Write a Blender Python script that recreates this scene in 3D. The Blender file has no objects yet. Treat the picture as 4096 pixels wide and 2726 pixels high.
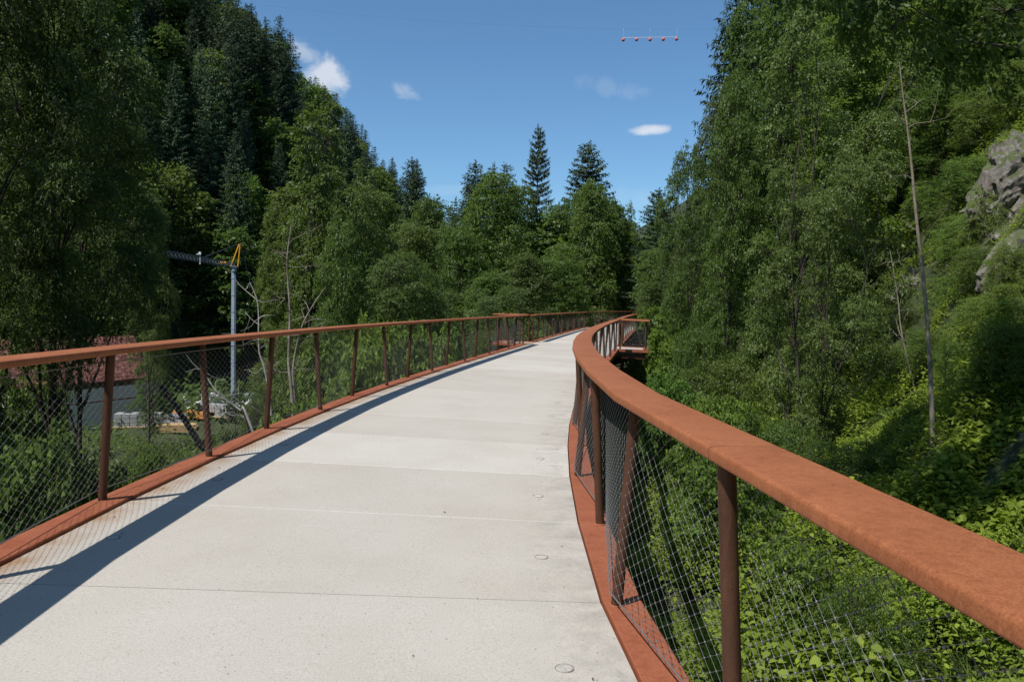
import bpy, bmesh, math, random
import numpy as np
from mathutils import Vector, Matrix, noise as mnoise

SC = bpy.context.scene
COL = SC.collection
R = math.radians

# ------------------------------------------------------------------ camera
F_PX, CX, CY = 3124.0, 2048.0, 1363.0            # focal length and centre of the photo, in its pixels
PITCH, ROLL, EYE = 2.62, 1.2, 1.71
_p, _r = R(PITCH), R(ROLL)
C_F = np.array([0, math.cos(_p), -math.sin(_p)])
_U = np.array([0, math.sin(_p), math.cos(_p)])
_X = np.array([1.0, 0, 0])
C_R = _X * math.cos(_r) + _U * math.sin(_r)
C_U = _U * math.cos(_r) - _X * math.sin(_r)
cd = bpy.data.cameras.new('camera')
cam = bpy.data.objects.new('camera', cd)
COL.objects.link(cam)
cd.sensor_width = 36.0
cd.lens = F_PX / 4096.0 * 36.0
cd.clip_start = 0.05
cd.clip_end = 3000.0
m = Matrix.Identity(4)
for i in range(3):
    m[i][0], m[i][1], m[i][2] = C_R[i], C_U[i], -C_F[i]
m[2][3] = EYE
cam.matrix_world = m
SC.camera = cam


def ray(px, py):
    d = C_F + C_R * (px - CX) / F_PX - C_U * (py - CY) / F_PX
    return d


def hor(px):                                      # photo row of the horizon at a column
    return 1220 + (px - 2048) * math.tan(_r)


def spot(px, d):                                  # ground plan of a column of the photo at a distance
    v = ray(px, hor(px))
    return v[0] / v[1] * d, d


def height_at(px, py, d):
    v = ray(px, py)
    return EYE + v[2] / v[1] * d


# ------------------------------------------------------------------ light
SUN_TO = Vector((-0.47, -0.45, 1.0)).normalized()
sun_el = math.asin(SUN_TO.z)
sun_rot = math.atan2(SUN_TO.x, SUN_TO.y)
w = bpy.data.worlds.new('World')
SC.world = w
w.use_nodes = True
nt = w.node_tree
for n in list(nt.nodes):
    nt.nodes.remove(n)
N = nt.nodes.new
L = nt.links.new
sky = N('ShaderNodeTexSky')
sky.sky_type = 'NISHITA'
sky.sun_disc = False
sky.sun_elevation = sun_el
sky.sun_rotation = sun_rot
sky.altitude = 800
sky.air_density = 1.0
sky.dust_density = 0.6
sky.ozone_density = 2.2
bg = N('ShaderNodeBackground')
bg.inputs['Strength'].default_value = 0.125
outw = N('ShaderNodeOutputWorld')
tc = N('ShaderNodeTexCoord')
cl_noise = N('ShaderNodeTexNoise')
cl_noise.inputs['Scale'].default_value = 26.0
cl_noise.inputs['Detail'].default_value = 8.0
cl_noise.inputs['Roughness'].default_value = 0.62
cl_noise.inputs['Distortion'].default_value = 0.6
L(tc.outputs['Generated'], cl_noise.inputs['Vector'])


def cloud(px, py, wpx, hpx, tilt, gain, edge):
    """mask of a small cloud standing in one direction of the sky"""
    d = Vector(ray(px, py)).normalized()
    right = Vector(C_R)
    up = d.cross(right).normalized() * -1
    right = up.cross(d).normalized() * -1
    c, s = math.cos(R(tilt)), math.sin(R(tilt))
    ax = right * c + up * s
    ay = up * c - right * s
    out = []
    for a, ww in ((ax, wpx), (ay, hpx)):
        dot = N('ShaderNodeVectorMath'); dot.operation = 'DOT_PRODUCT'
        L(tc.outputs['Generated'], dot.inputs[0])
        dot.inputs[1].default_value = a * (F_PX / ww)
        sub = N('ShaderNodeMath'); sub.operation = 'SUBTRACT'
        L(dot.outputs['Value'], sub.inputs[0]); sub.inputs[1].default_value = d.dot(a) * F_PX / ww
        sq = N('ShaderNodeMath'); sq.operation = 'MULTIPLY'
        L(sub.outputs[0], sq.inputs[0]); L(sub.outputs[0], sq.inputs[1])
        out.append(sq)
    add = N('ShaderNodeMath'); add.operation = 'ADD'
    L(out[0].outputs[0], add.inputs[0]); L(out[1].outputs[0], add.inputs[1])
    # only the half of the sky in front
    dd = N('ShaderNodeVectorMath'); dd.operation = 'DOT_PRODUCT'
    L(tc.outputs['Generated'], dd.inputs[0]); dd.inputs[1].default_value = d
    gt = N('ShaderNodeMath'); gt.operation = 'GREATER_THAN'; L(dd.outputs['Value'], gt.inputs[0]); gt.inputs[1].default_value = 0.5
    inv = N('ShaderNodeMath'); inv.operation = 'SUBTRACT'; inv.inputs[0].default_value = 1.0
    L(add.outputs[0], inv.inputs[1])
    nz = N('ShaderNodeMath'); nz.operation = 'MULTIPLY_ADD'
    L(cl_noise.outputs['Fac'], nz.inputs[0]); nz.inputs[1].default_value = edge; nz.inputs[2].default_value = -edge * 0.5
    ad2 = N('ShaderNodeMath'); ad2.operation = 'ADD'; L(inv.outputs[0], ad2.inputs[0]); L(nz.outputs[0], ad2.inputs[1])
    mr = N('ShaderNodeMapRange'); mr.interpolation_type = 'SMOOTHSTEP'
    L(ad2.outputs[0], mr.inputs['Value'])
    mr.inputs['From Min'].default_value = 0.0; mr.inputs['From Max'].default_value = 1.1
    mr.inputs['To Min'].default_value = 0.0; mr.inputs['To Max'].default_value = gain
    mu = N('ShaderNodeMath'); mu.operation = 'MULTIPLY'; L(mr.outputs[0], mu.inputs[0]); L(gt.outputs[0], mu.inputs[1])
    return mu


masks = [cloud(1305, 310, 105, 90, -20, 0.78, 3.4), cloud(1225, 215, 85, 50, -38, 0.42, 3.8), cloud(2600, 520, 88, 24, 4, 0.85, 1.6),
         cloud(1628, 368, 70, 34, -20, 0.30, 4.6), cloud(2440, 345, 150, 45, -8, 0.10, 4.0),
         cloud(2560, 800, 130, 60, 0, 0.10, 3.0), cloud(1800, 760, 120, 26, 0, 0.10, 2.0)]
cur = masks[0]
for mk in masks[1:]:
    mx = N('ShaderNodeMath'); mx.operation = 'MAXIMUM'
    L(cur.outputs[0], mx.inputs[0]); L(mk.outputs[0], mx.inputs[1]); cur = mx
tint = N('ShaderNodeMix'); tint.data_type = 'RGBA'; tint.blend_type = 'MULTIPLY'; tint.inputs['Factor'].default_value = 1.0
L(sky.outputs['Color'], tint.inputs['A']); tint.inputs['B'].default_value = (0.71, 0.95, 1.06, 1)   # the camera's white balance
mix = N('ShaderNodeMix'); mix.data_type = 'RGBA'
L(cur.outputs[0], mix.inputs['Factor']); L(tint.outputs['Result'], mix.inputs['A'])
mix.inputs['B'].default_value = (6.2, 6.5, 7.0, 1)
L(mix.outputs['Result'], bg.inputs['Color'])
L(bg.outputs['Background'], outw.inputs['Surface'])

sl = bpy.data.lights.new('sun', 'SUN')
sl.energy = 4.9
sl.angle = R(0.53)
sl.color = (1.0, 0.97, 0.93)
so = bpy.data.objects.new('sun', sl)
COL.objects.link(so)
so.rotation_euler = SUN_TO.to_track_quat('Z', 'Y').to_euler()
so.location = (-40, -40, 90)

SC.view_settings.view_transform = 'Standard'
SC.view_settings.look = 'None'
SC.view_settings.exposure = 0.0
SC.view_settings.gamma = 1.0
SC.cycles.max_bounces = 6
SC.cycles.diffuse_bounces = 3
SC.cycles.glossy_bounces = 2
SC.cycles.transmission_bounces = 3
SC.cycles.sample_clamp_indirect = 4.0
SC.cycles.use_denoising = True

rng = np.random.default_rng(7)
random.seed(7)


# ------------------------------------------------------------------ helpers
def tag(o, label=None, cat=None, group=None, kind=None):
    if label: o['label'] = label
    if cat: o['category'] = cat
    if group: o['group'] = group
    if kind: o['kind'] = kind
    return o


def empty(name, loc=(0, 0, 0), label=None, cat=None, group=None, rz=0.0):
    o = bpy.data.objects.new(name, None)
    o.empty_display_size = 0.3
    COL.objects.link(o)
    o.location = loc
    o.rotation_euler = (0, 0, rz)
    return tag(o, label, cat, group)


def np_mesh(name, verts, faces_flat, sizes, smooth=False):
    me = bpy.data.meshes.new(name)
    verts = np.ascontiguousarray(verts, dtype=np.float32)
    faces_flat = np.ascontiguousarray(faces_flat, dtype=np.int32)
    sizes = np.asarray(sizes, dtype=np.int32)
    me.vertices.add(len(verts)); me.vertices.foreach_set('co', verts.ravel())
    me.loops.add(len(faces_flat)); me.loops.foreach_set('vertex_index', faces_flat)
    me.polygons.add(len(sizes))
    st = np.concatenate([[0], np.cumsum(sizes)[:-1]]).astype(np.int32)
    me.polygons.foreach_set('loop_start', st); me.polygons.foreach_set('loop_total', sizes)
    if smooth:
        me.polygons.foreach_set('use_smooth', np.ones(len(sizes), dtype=bool))
    me.update(calc_edges=True)
    return me


class MB:
    """collects boxes, tubes and sweeps and links them as ONE mesh object"""
    def __init__(s):
        s.v, s.f = [], []

    def add(s, vs, fs):
        b = len(s.v)
        s.v.extend([tuple(v) for v in vs])
        s.f.extend([tuple(i + b for i in f) for f in fs])

    def box(s, c, size, rz=0.0, rot=None):
        hx, hy, hz = size[0] / 2, size[1] / 2, size[2] / 2
        mt = rot if rot is not None else Matrix.Rotation(rz, 3, 'Z')
        vs = [Vector(c) + mt @ Vector((x, y, z)) for x in (-hx, hx) for y in (-hy, hy) for z in (-hz, hz)]
        s.add(vs, [(0, 1, 3, 2), (4, 6, 7, 5), (0, 4, 5, 1), (2, 3, 7, 6), (0, 2, 6, 4), (1, 5, 7, 3)])

    def hexa(s, b4, t4):
        s.add(list(b4) + list(t4), [(3, 2, 1, 0), (4, 5, 6, 7), (0, 1, 5, 4), (1, 2, 6, 5), (2, 3, 7, 6), (3, 0, 4, 7)])

    def beam(s, a, b, t, up=(0, 0, 1)):
        a, b = Vector(a), Vector(b)
        z = (b - a).normalized()
        x = z.cross(Vector(up))
        if x.length < 1e-4: x = Vector((1, 0, 0))
        x.normalize(); y = z.cross(x)
        tx, ty = (t, t) if not isinstance(t, tuple) else t
        q = lambda p: [p + x * sx * tx / 2 + y * sy * ty / 2 for sx, sy in ((-1, -1), (1, -1), (1, 1), (-1, 1))]
        s.hexa(q(a), q(b))

    def tube(s, pts, rad, n=8, caps=True):
        pts = [Vector(p) for p in pts]
        if not hasattr(rad, '__len__'): rad = [rad] * len(pts)
        rings = []
        px = None
        for i, p in enumerate(pts):
            d = (pts[min(i + 1, len(pts) - 1)] - pts[max(i - 1, 0)]).normalized()
            if px is None:
                px = d.orthogonal().normalized()
            px = (px - d * px.dot(d))
            px = px.normalized() if px.length > 1e-6 else d.orthogonal().normalized()
            py = d.cross(px)
            rings.append([p + (px * math.cos(2 * math.pi * k / n) + py * math.sin(2 * math.pi * k / n)) * rad[i] for k in range(n)])
        vs = [v for r_ in rings for v in r_]
        fs = []
        for i in range(len(pts) - 1):
            for k in range(n):
                a, b = i * n + k, i * n + (k + 1) % n
                fs.append((a, b, b + n, a + n))
        if caps:
            fs.append(tuple(range(n - 1, -1, -1)))
            fs.append(tuple((len(pts) - 1) * n + k for k in range(n)))
        s.add(vs, fs)

    def sweep(s, rings, closed=True, caps=True):
        n = len(rings[0])
        vs = [v for r_ in rings for v in r_]
        fs = []
        for i in range(len(rings) - 1):
            for k in range(n if closed else n - 1):
                a, b = i * n + k, i * n + (k + 1) % n
                fs.append((a, b, b + n, a + n))
        if caps:
            fs.append(tuple(range(n - 1, -1, -1)))
            fs.append(tuple((len(rings) - 1) * n + k for k in range(n)))
        s.add(vs, fs)

    def build(s, name, mat, parent=None, smooth=False, loc=None):
        me = bpy.data.meshes.new(name)
        vs = s.v
        if loc is not None:
            vs = [(v[0] - loc[0], v[1] - loc[1], v[2] - loc[2]) for v in vs]
        me.from_pydata(vs, [], s.f)
        if smooth:
            me.polygons.foreach_set('use_smooth', [True] * len(me.polygons))
        me.materials.append(mat)
        bm = bmesh.new(); bm.from_mesh(me); bmesh.ops.recalc_face_normals(bm, faces=bm.faces); bm.to_mesh(me); bm.free()
        o = bpy.data.objects.new(name, me)
        COL.objects.link(o)
        if loc is not None: o.location = loc
        if parent is not None:
            o.parent = parent
        return o


def auto_smooth(o, ang=35):
    me = o.data
    me.polygons.foreach_set('use_smooth', [True] * len(me.polygons))
    me.set_sharp_from_angle(angle=R(ang))


# ------------------------------------------------------------------ materials
def mat_new(name):
    mt = bpy.data.materials.new(name)
    mt.use_nodes = True
    nt_ = mt.node_tree
    b = nt_.nodes['Principled BSDF']
    return mt, nt_, b


def nz(nt_, scale, detail=6, rough=0.6, vec=None, dist=0.0):
    n = nt_.nodes.new('ShaderNodeTexNoise')
    n.inputs['Scale'].default_value = scale
    n.inputs['Detail'].default_value = detail
    n.inputs['Roughness'].default_value = rough
    n.inputs['Distortion'].default_value = dist
    if vec is not None: nt_.links.new(vec, n.inputs['Vector'])
    return n


def ramp(nt_, src, stops):
    r_ = nt_.nodes.new('ShaderNodeValToRGB')
    els = r_.color_ramp.elements
    while len(els) < len(stops): els.new(0.5)
    for e, (p, c) in zip(els, stops):
        e.position = p
        e.color = (*c, 1) if len(c) == 3 else c
    nt_.links.new(src, r_.inputs['Fac'])
    return r_


def mixc(nt_, a, b, fac=None, mode='MIX', f=0.5):
    x = nt_.nodes.new('ShaderNodeMix'); x.data_type = 'RGBA'; x.blend_type = mode
    x.inputs['Factor'].default_value = f
    if fac is not None: nt_.links.new(fac, x.inputs['Factor'])
    for s_, k in ((a, 'A'), (b, 'B')):
        if isinstance(s_, tuple): x.inputs[k].default_value = (*s_, 1)
        else: nt_.links.new(s_, x.inputs[k])
    return x


def bump(nt_, b, src, strength, dist):
    bp = nt_.nodes.new('ShaderNodeBump')
    bp.inputs['Strength'].default_value = strength
    bp.inputs['Distance'].default_value = dist
    nt_.links.new(src, bp.inputs['Height'])
    nt_.links.new(bp.outputs['Normal'], b.inputs['Normal'])


def world_pos(nt_):
    g = nt_.nodes.new('ShaderNodeNewGeometry')
    return g.outputs['Position']


def scaled(nt_, vec, s3):
    mp = nt_.nodes.new('ShaderNodeMapping')
    mp.inputs['Scale'].default_value = s3
    nt_.links.new(vec, mp.inputs['Vector'])
    return mp.outputs['Vector']


def m_corten(name, dark, mid, light, streak=False):
    mt, t, b = mat_new(name)
    p = world_pos(t)
    n1 = nz(t, 3.2, 5, 0.6, p)
    n2 = nz(t, 150, 4, 0.75, p)
    n3 = nz(t, 34, 5, 0.65, scaled(t, p, (1, 1, 0.12)) if streak else p)
    n4 = nz(t, 11, 6, 0.7, p, 0.5)
    c1 = ramp(t, n1.outputs['Fac'], [(0.3, mid), (0.72, light)])
    c4 = ramp(t, n4.outputs['Fac'], [(0.3, (0.80, 0.76, 0.72)), (0.5, (1, 1, 1)), (0.75, (1.05, 1.06, 1.08))])
    c1 = mixc(t, c1.outputs['Color'], c4.outputs['Color'], mode='MULTIPLY', f=0.8)
    c2 = ramp(t, n3.outputs['Fac'], [(0.30, dark), (0.58, (1, 1, 1))])
    a = mixc(t, c1.outputs['Result'], c2.outputs['Color'], mode='MULTIPLY', f=0.3 if not streak else (0.4 if streak == 'soft' else 0.62))
    c3 = ramp(t, n2.outputs['Fac'], [(0.34, (0.62, 0.56, 0.51)), (0.66, (1.26, 1.24, 1.18))])
    a2 = mixc(t, a.outputs['Result'], c3.outputs['Color'], mode='MULTIPLY', f=0.75)
    t.links.new(a2.outputs['Result'], b.inputs['Base Color'])
    b.inputs['Roughness'].default_value = 0.72
    b.inputs['Specular IOR Level'].default_value = 0.32
    bump(t, b, n2.outputs['Fac'], 0.25, 0.002)
    return mt


M = {}
M['rail'] = m_corten('weathering_steel_rail', (0.55, 0.42, 0.36), (0.315, 0.108, 0.042), (0.378, 0.138, 0.057), 'soft')
M['kerb'] = m_corten('weathering_steel_kerb', (0.45, 0.36, 0.30), (0.300, 0.092, 0.042), (0.370, 0.125, 0.062))
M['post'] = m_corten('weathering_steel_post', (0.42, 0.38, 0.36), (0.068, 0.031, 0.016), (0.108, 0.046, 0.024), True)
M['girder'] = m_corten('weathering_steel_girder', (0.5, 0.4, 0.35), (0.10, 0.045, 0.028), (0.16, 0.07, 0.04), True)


def m_plain(name, col, rough=0.6, metal=0.0, var=0.2, scale=8.0):
    mt, t, b = mat_new(name)
    n1 = nz(t, scale, 5, 0.6, world_pos(t))
    lo = tuple(c * (1 - var) for c in col); hi = tuple(min(1, c * (1 + var)) for c in col)
    c = ramp(t, n1.outputs['Fac'], [(0.3, lo), (0.7, hi)])
    t.links.new(c.outputs['Color'], b.inputs['Base Color'])
    b.inputs['Roughness'].default_value = rough
    b.inputs['Metallic'].default_value = metal
    return mt


M['wire'] = m_plain('stainless_wire', (0.20, 0.20, 0.20), 0.55, 0.4, 0.1)
M['cap'] = m_plain('anchor_cap', (0.45, 0.42, 0.36), 0.5, 0.0, 0.3, 60)
M['capring'] = m_plain('anchor_ring', (0.24, 0.20, 0.16), 0.7, 0.0, 0.3, 60)
M['filler'] = m_plain('pale_joint_mortar', (0.74, 0.715, 0.67), 0.9, 0.0, 0.25, 6)
M['filler_dark'] = m_plain('dark_open_joint', (0.10, 0.095, 0.09), 0.9, 0.0, 0.3, 25)


def m_concrete():
    mt, t, b = mat_new('deck_concrete')
    p = world_pos(t)
    oi = t.nodes.new('ShaderNodeObjectInfo')
    base = ramp(t, oi.outputs['Random'], [(0.0, (0.480, 0.437, 0.376)), (1.0, (0.548, 0.512, 0.450))])
    big = nz(t, 0.9, 5, 0.6, p)
    cb = ramp(t, big.outputs['Fac'], [(0.28, (0.92, 0.905, 0.88)), (0.5, (0.985, 0.98, 0.97)), (0.72, (1.03, 1.03, 1.03))])
    a = mixc(t, base.outputs['Color'], cb.outputs['Color'], mode='MULTIPLY', f=1.0)
    fine = nz(t, 95, 5, 0.8, p)
    cf = ramp(t, fine.outputs['Fac'], [(0.30, (0.70, 0.69, 0.68)), (0.5, (1, 1, 1)), (0.70, (1.16, 1.16, 1.16))])
    a = mixc(t, a.outputs['Result'], cf.outputs['Color'], mode='MULTIPLY', f=1.0)
    # small dark and light aggregate
    vo = t.nodes.new('ShaderNodeTexVoronoi'); vo.inputs['Scale'].default_value = 46
    t.links.new(p, vo.inputs['Vector'])
    sp = ramp(t, vo.outputs['Distance'], [(0.10, (1, 1, 1)), (0.20, (0, 0, 0))])
    rnd = ramp(t, vo.outputs['Color'], [(0.22, (0.40, 0.38, 0.36)), (0.36, (1, 1, 1)), (0.80, (1, 1, 1)), (0.93, (1.35, 1.35, 1.33))])
    a2 = mixc(t, a.outputs['Result'], rnd.outputs['Color'], mode='MULTIPLY', f=1.0)
    a = mixc(t, a.outputs['Result'], a2.outputs['Result'], fac=sp.outputs['Color'])
    # dark pits
    v2 = t.nodes.new('ShaderNodeTexVoronoi'); v2.inputs['Scale'].default_value = 9
    t.links.new(p, v2.inputs['Vector'])
    pit = ramp(t, v2.outputs['Distance'], [(0.03, (0.35, 0.33, 0.31)), (0.07, (1, 1, 1))])
    pk = mixc(t, a.outputs['Result'], pit.outputs['Color'], mode='MULTIPLY', f=0.8)
    a = pk
    # weathering: rust wash beside the left kerb, grey dirt beside the right one (from the slab's own edge coordinate)
    at = t.nodes.new('ShaderNodeAttribute'); at.attribute_name = 'edge'
    sepx = t.nodes.new('ShaderNodeSeparateXYZ'); t.links.new(at.outputs['Vector'], sepx.inputs[0])
    st = nz(t, 4.5, 8, 0.72, p, 0.4)
    m1 = t.nodes.new('ShaderNodeMath'); m1.operation = 'MULTIPLY'
    r1 = ramp(t, st.outputs['Fac'], [(0.42, (0, 0, 0)), (0.66, (1, 1, 1))])
    rr = t.nodes.new('ShaderNodeMapRange'); t.links.new(sepx.outputs['X'], rr.inputs['Value'])
    rr.inputs['From Min'].default_value = 1.25; rr.inputs['From Max'].default_value = 1.84
    t.links.new(rr.outputs[0], m1.inputs[0]); t.links.new(r1.outputs['Color'], m1.inputs[1])
    m1b = t.nodes.new('ShaderNodeMath'); m1b.operation = 'MULTIPLY'; t.links.new(m1.outputs[0], m1b.inputs[0]); m1b.inputs[1].default_value = 0.5
    a = mixc(t, a.outputs['Result'], (0.20, 0.185, 0.165), fac=m1b.outputs[0])
    rl = t.nodes.new('ShaderNodeMapRange'); t.links.new(sepx.outputs['X'], rl.inputs['Value'])
    rl.inputs['From Min'].default_value = -1.60; rl.inputs['From Max'].default_value = -1.84
    m2 = t.nodes.new('ShaderNodeMath'); m2.operation = 'MULTIPLY'; t.links.new(rl.outputs[0], m2.inputs[0])
    st2 = nz(t, 3, 5, 0.6, p)
    r2 = ramp(t, st2.outputs['Fac'], [(0.3, (0.15, 0.15, 0.15)), (0.7, (1, 1, 1))])
    t.links.new(r2.outputs['Color'], m2.inputs[1])
    a = mixc(t, a.outputs['Result'], (0.30, 0.14, 0.04), fac=m2.outputs[0])
    t.links.new(a.outputs['Result'], b.inputs['Base Color'])
    b.inputs['Roughness'].default_value = 0.88
    b.inputs['Specular IOR Level'].default_value = 0.25
    bump(t, b, fine.outputs['Fac'], 0.35, 0.003)
    return mt


M['concrete'] = m_concrete()


def m_leaf(name, col, trans, tfac=0.34, rough=0.48, spec=0.35, var=0.35, yellow=0.12):
    mt, t, b = mat_new(name)
    g = t.nodes.new('ShaderNodeNewGeometry')
    oi = t.nodes.new('ShaderNodeObjectInfo')
    lo = tuple(c * (1 - var) for c in col)
    hi = (col[0] * (1 + var + yellow), col[1] * (1 + var), col[2] * (1 + var * 0.4))
    c = ramp(t, g.outputs['Random Per Island'], [(0.0, lo), (0.7, col), (1.0, hi)])
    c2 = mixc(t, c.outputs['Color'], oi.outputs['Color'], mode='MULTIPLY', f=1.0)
    t.links.new(c2.outputs['Result'], b.inputs['Base Color'])
    b.inputs['Roughness'].default_value = rough
    b.inputs['Specular IOR Level'].default_value = spec
    tr = t.nodes.new('ShaderNodeBsdfTranslucent')
    c3 = mixc(t, trans, oi.outputs['Color'], mode='MULTIPLY', f=1.0)
    t.links.new(c3.outputs['Result'], tr.inputs['Color'])
    mx = t.nodes.new('ShaderNodeMixShader'); mx.inputs['Fac'].default_value = tfac
    t.links.new(b.outputs['BSDF'], mx.inputs[1]); t.links.new(tr.outputs['BSDF'], mx.inputs[2])
    out = [n for n in t.nodes if n.type == 'OUTPUT_MATERIAL'][0]
    t.links.new(mx.outputs[0], out.inputs['Surface'])
    return mt


M['leaf'] = m_leaf('broad_leaf', (0.090, 0.140, 0.032), (0.19, 0.30, 0.05), 0.40)
M['leaf_ash'] = m_leaf('ash_leaf', (0.112, 0.172, 0.036), (0.23, 0.35, 0.05), 0.40)
M['leaf_willow'] = m_leaf('willow_leaf', (0.124, 0.168, 0.050), (0.20, 0.29, 0.055), 0.38, 0.5, 0.35)
M['leaf_bush'] = m_leaf('bush_leaf', (0.126, 0.190, 0.040), (0.24, 0.36, 0.05), 0.40, 0.6, 0.2)
M['needle'] = m_leaf('spruce_needle', (0.052, 0.090, 0.040), (0.04, 0.07, 0.02), 0.12, 0.6, 0.25, 0.4, 0.1)
M['grass'] = m_leaf('grass_blade', (0.150, 0.225, 0.045), (0.22, 0.32, 0.05), 0.3, 0.55, 0.3, 0.35, 0.35)


def m_bark(name, dark, light, scale=14):
    mt, t, b = mat_new(name)
    p = world_pos(t)
    n1 = nz(t, scale, 6, 0.7, scaled(t, p, (1, 1, 0.25)))
    n2 = nz(t, 1.3, 3, 0.5, p)
    c = ramp(t, n1.outputs['Fac'], [(0.32, dark), (0.68, light)])
    moss = ramp(t, n2.outputs['Fac'], [(0.5, (0, 0, 0)), (0.72, (0.6, 0.6, 0.6))])
    a = mixc(t, c.outputs['Color'], (0.075, 0.085, 0.03), fac=moss.outputs['Color'])
    t.links.new(a.outputs['Result'], b.inputs['Base Color'])
    b.inputs['Roughness'].default_value = 0.9
    bump(t, b, n1.outputs['Fac'], 0.5, 0.02)
    return mt


M['bark'] = m_bark('dark_bark', (0.020, 0.015, 0.011), (0.062, 0.050, 0.037))
M['bark_pale'] = m_bark('pale_bark', (0.15, 0.12, 0.09), (0.40, 0.34, 0.27), 9)
M['bark_dead'] = m_plain('bare_grey_wood', (0.36, 0.33, 0.29), 0.9, 0, 0.3, 12)


M['wood_dark_bits'] = m_plain('dry_leaf', (0.13, 0.085, 0.045), 0.9, 0, 0.4, 30)


def m_ground():
    mt, t, b = mat_new('forest_floor')
    p = world_pos(t)
    n1 = nz(t, 0.6, 6, 0.65, p)
    n2 = nz(t, 7, 6, 0.7, p)
    c1 = ramp(t, n1.outputs['Fac'], [(0.35, (0.030, 0.042, 0.014)), (0.55, (0.050, 0.068, 0.020)), (0.75, (0.070, 0.058, 0.032))])
    c2 = ramp(t, n2.outputs['Fac'], [(0.3, (0.55, 0.55, 0.5)), (0.7, (1.25, 1.25, 1.2))])
    a = mixc(t, c1.outputs['Color'], c2.outputs['Color'], mode='MULTIPLY', f=1.0)
    t.links.new(a.outputs['Result'], b.inputs['Base Color'])
    b.inputs['Roughness'].default_value = 0.95
    bump(t, b, n2.outputs['Fac'], 0.6, 0.12)
    return mt


M['ground'] = m_ground()


def m_rock():
    mt, t, b = mat_new('limestone_rock')
    p = world_pos(t)
    n1 = nz(t, 0.9, 8, 0.7, p, 0.6)
    n2 = nz(t, 7, 7, 0.72, p)
    c1 = ramp(t, n1.outputs['Fac'], [(0.3, (0.17, 0.145, 0.12)), (0.5, (0.31, 0.275, 0.235)), (0.72, (0.43, 0.39, 0.345))])
    c2 = ramp(t, n2.outputs['Fac'], [(0.3, (0.45, 0.44, 0.42)), (0.6, (1, 1, 1)), (0.8, (1.15, 1.13, 1.1))])
    a = mixc(t, c1.outputs['Color'], c2.outputs['Color'], mode='MULTIPLY', f=1.0)
    g = t.nodes.new('ShaderNodeNewGeometry')
    sx = t.nodes.new('ShaderNodeSeparateXYZ'); t.links.new(g.outputs['Normal'], sx.inputs[0])
    n3 = nz(t, 1.6, 4, 0.6, p)
    ad = t.nodes.new('ShaderNodeMath'); ad.operation = 'ADD'; t.links.new(sx.outputs['Z'], ad.inputs[0]); t.links.new(n3.outputs['Fac'], ad.inputs[1])
    ms = ramp(t, ad.outputs[0], [(0.80, (0, 0, 0)), (0.95, (0.9, 0.9, 0.9))])
    a = mixc(t, a.outputs['Result'], (0.085, 0.11, 0.028), fac=ms.outputs['Color'])
    t.links.new(a.outputs['Result'], b.inputs['Base Color'])
    b.inputs['Roughness'].default_value = 0.9
    bump(t, b, n2.outputs['Fac'], 0.8, 0.12)
    return mt


M['rock'] = m_rock()

# ------------------------------------------------------------------ the line of the bridge
_KS = [-25, 3.0, 3.6, 4.9, 5.3, 12, 16, 20, 26, 34, 45, 58, 70, 85, 130]
_KV = [-0.008, -0.008, 0.052, 0.050, 0.0155, 0.01287, 0.00711, 0.00309, 0.00092, 0.0, 0.00025, 0.00184, 0.0044, 0.00721, 0.01002]
S_ = np.arange(-25, 130.01, 0.1)
k_ = np.interp(S_, _KS, _KV)
th_ = np.concatenate([[0], np.cumsum((k_[1:] + k_[:-1]) / 2 * 0.1)])
th_ -= np.interp(5.1, S_, th_)
X_ = np.concatenate([[0], np.cumsum((np.sin(th_)[1:] + np.sin(th_)[:-1]) / 2 * 0.1)])
Y_ = np.concatenate([[0], np.cumsum((np.cos(th_)[1:] + np.cos(th_)[:-1]) / 2 * 0.1)])
X_ += -1.285 - np.interp(5.1, S_, X_)
Y_ += 5.1 - np.interp(5.1, S_, Y_)
CROSS = 0.023


def BP(s, o, z=0.0):
    t = float(np.interp(s, S_, th_))
    return Vector((float(np.interp(s, S_, X_)) + o * math.cos(t), float(np.interp(s, S_, Y_)) - o * math.sin(t), z - CROSS * o))


HALF = 1.835
ST = [6.3 + 1.79 * i for i in range(-6, 16)]              # bays: one slab, one kerb plate and one pair of posts each
OPEN_A, OPEN_B = ST[-1], ST[-1] + 2.70
ST2 = [OPEN_B + 1.79 * j for j in range(0, 42)]
BAY0 = 6                                                    # index of the joint at s = 6.3


# ------------------------------------------------------------------ ground
RP_O = [-400, -120, -60, -36, -22, -14, -9, -5, -2.5, 2.5, 5, 7.6, 9.2, 10.6, 12.4, 15.5, 21, 35, 60, 110, 400]
RP_Z = [-8, -8, -8, -8.2, -8.2, -8.0, -7.4, -6.0, -4.6, -4.2, -3.7, -2.7, -1.0, 1.0, 3.8, 8.2, 14, 27, 44, 58, 60]


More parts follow.
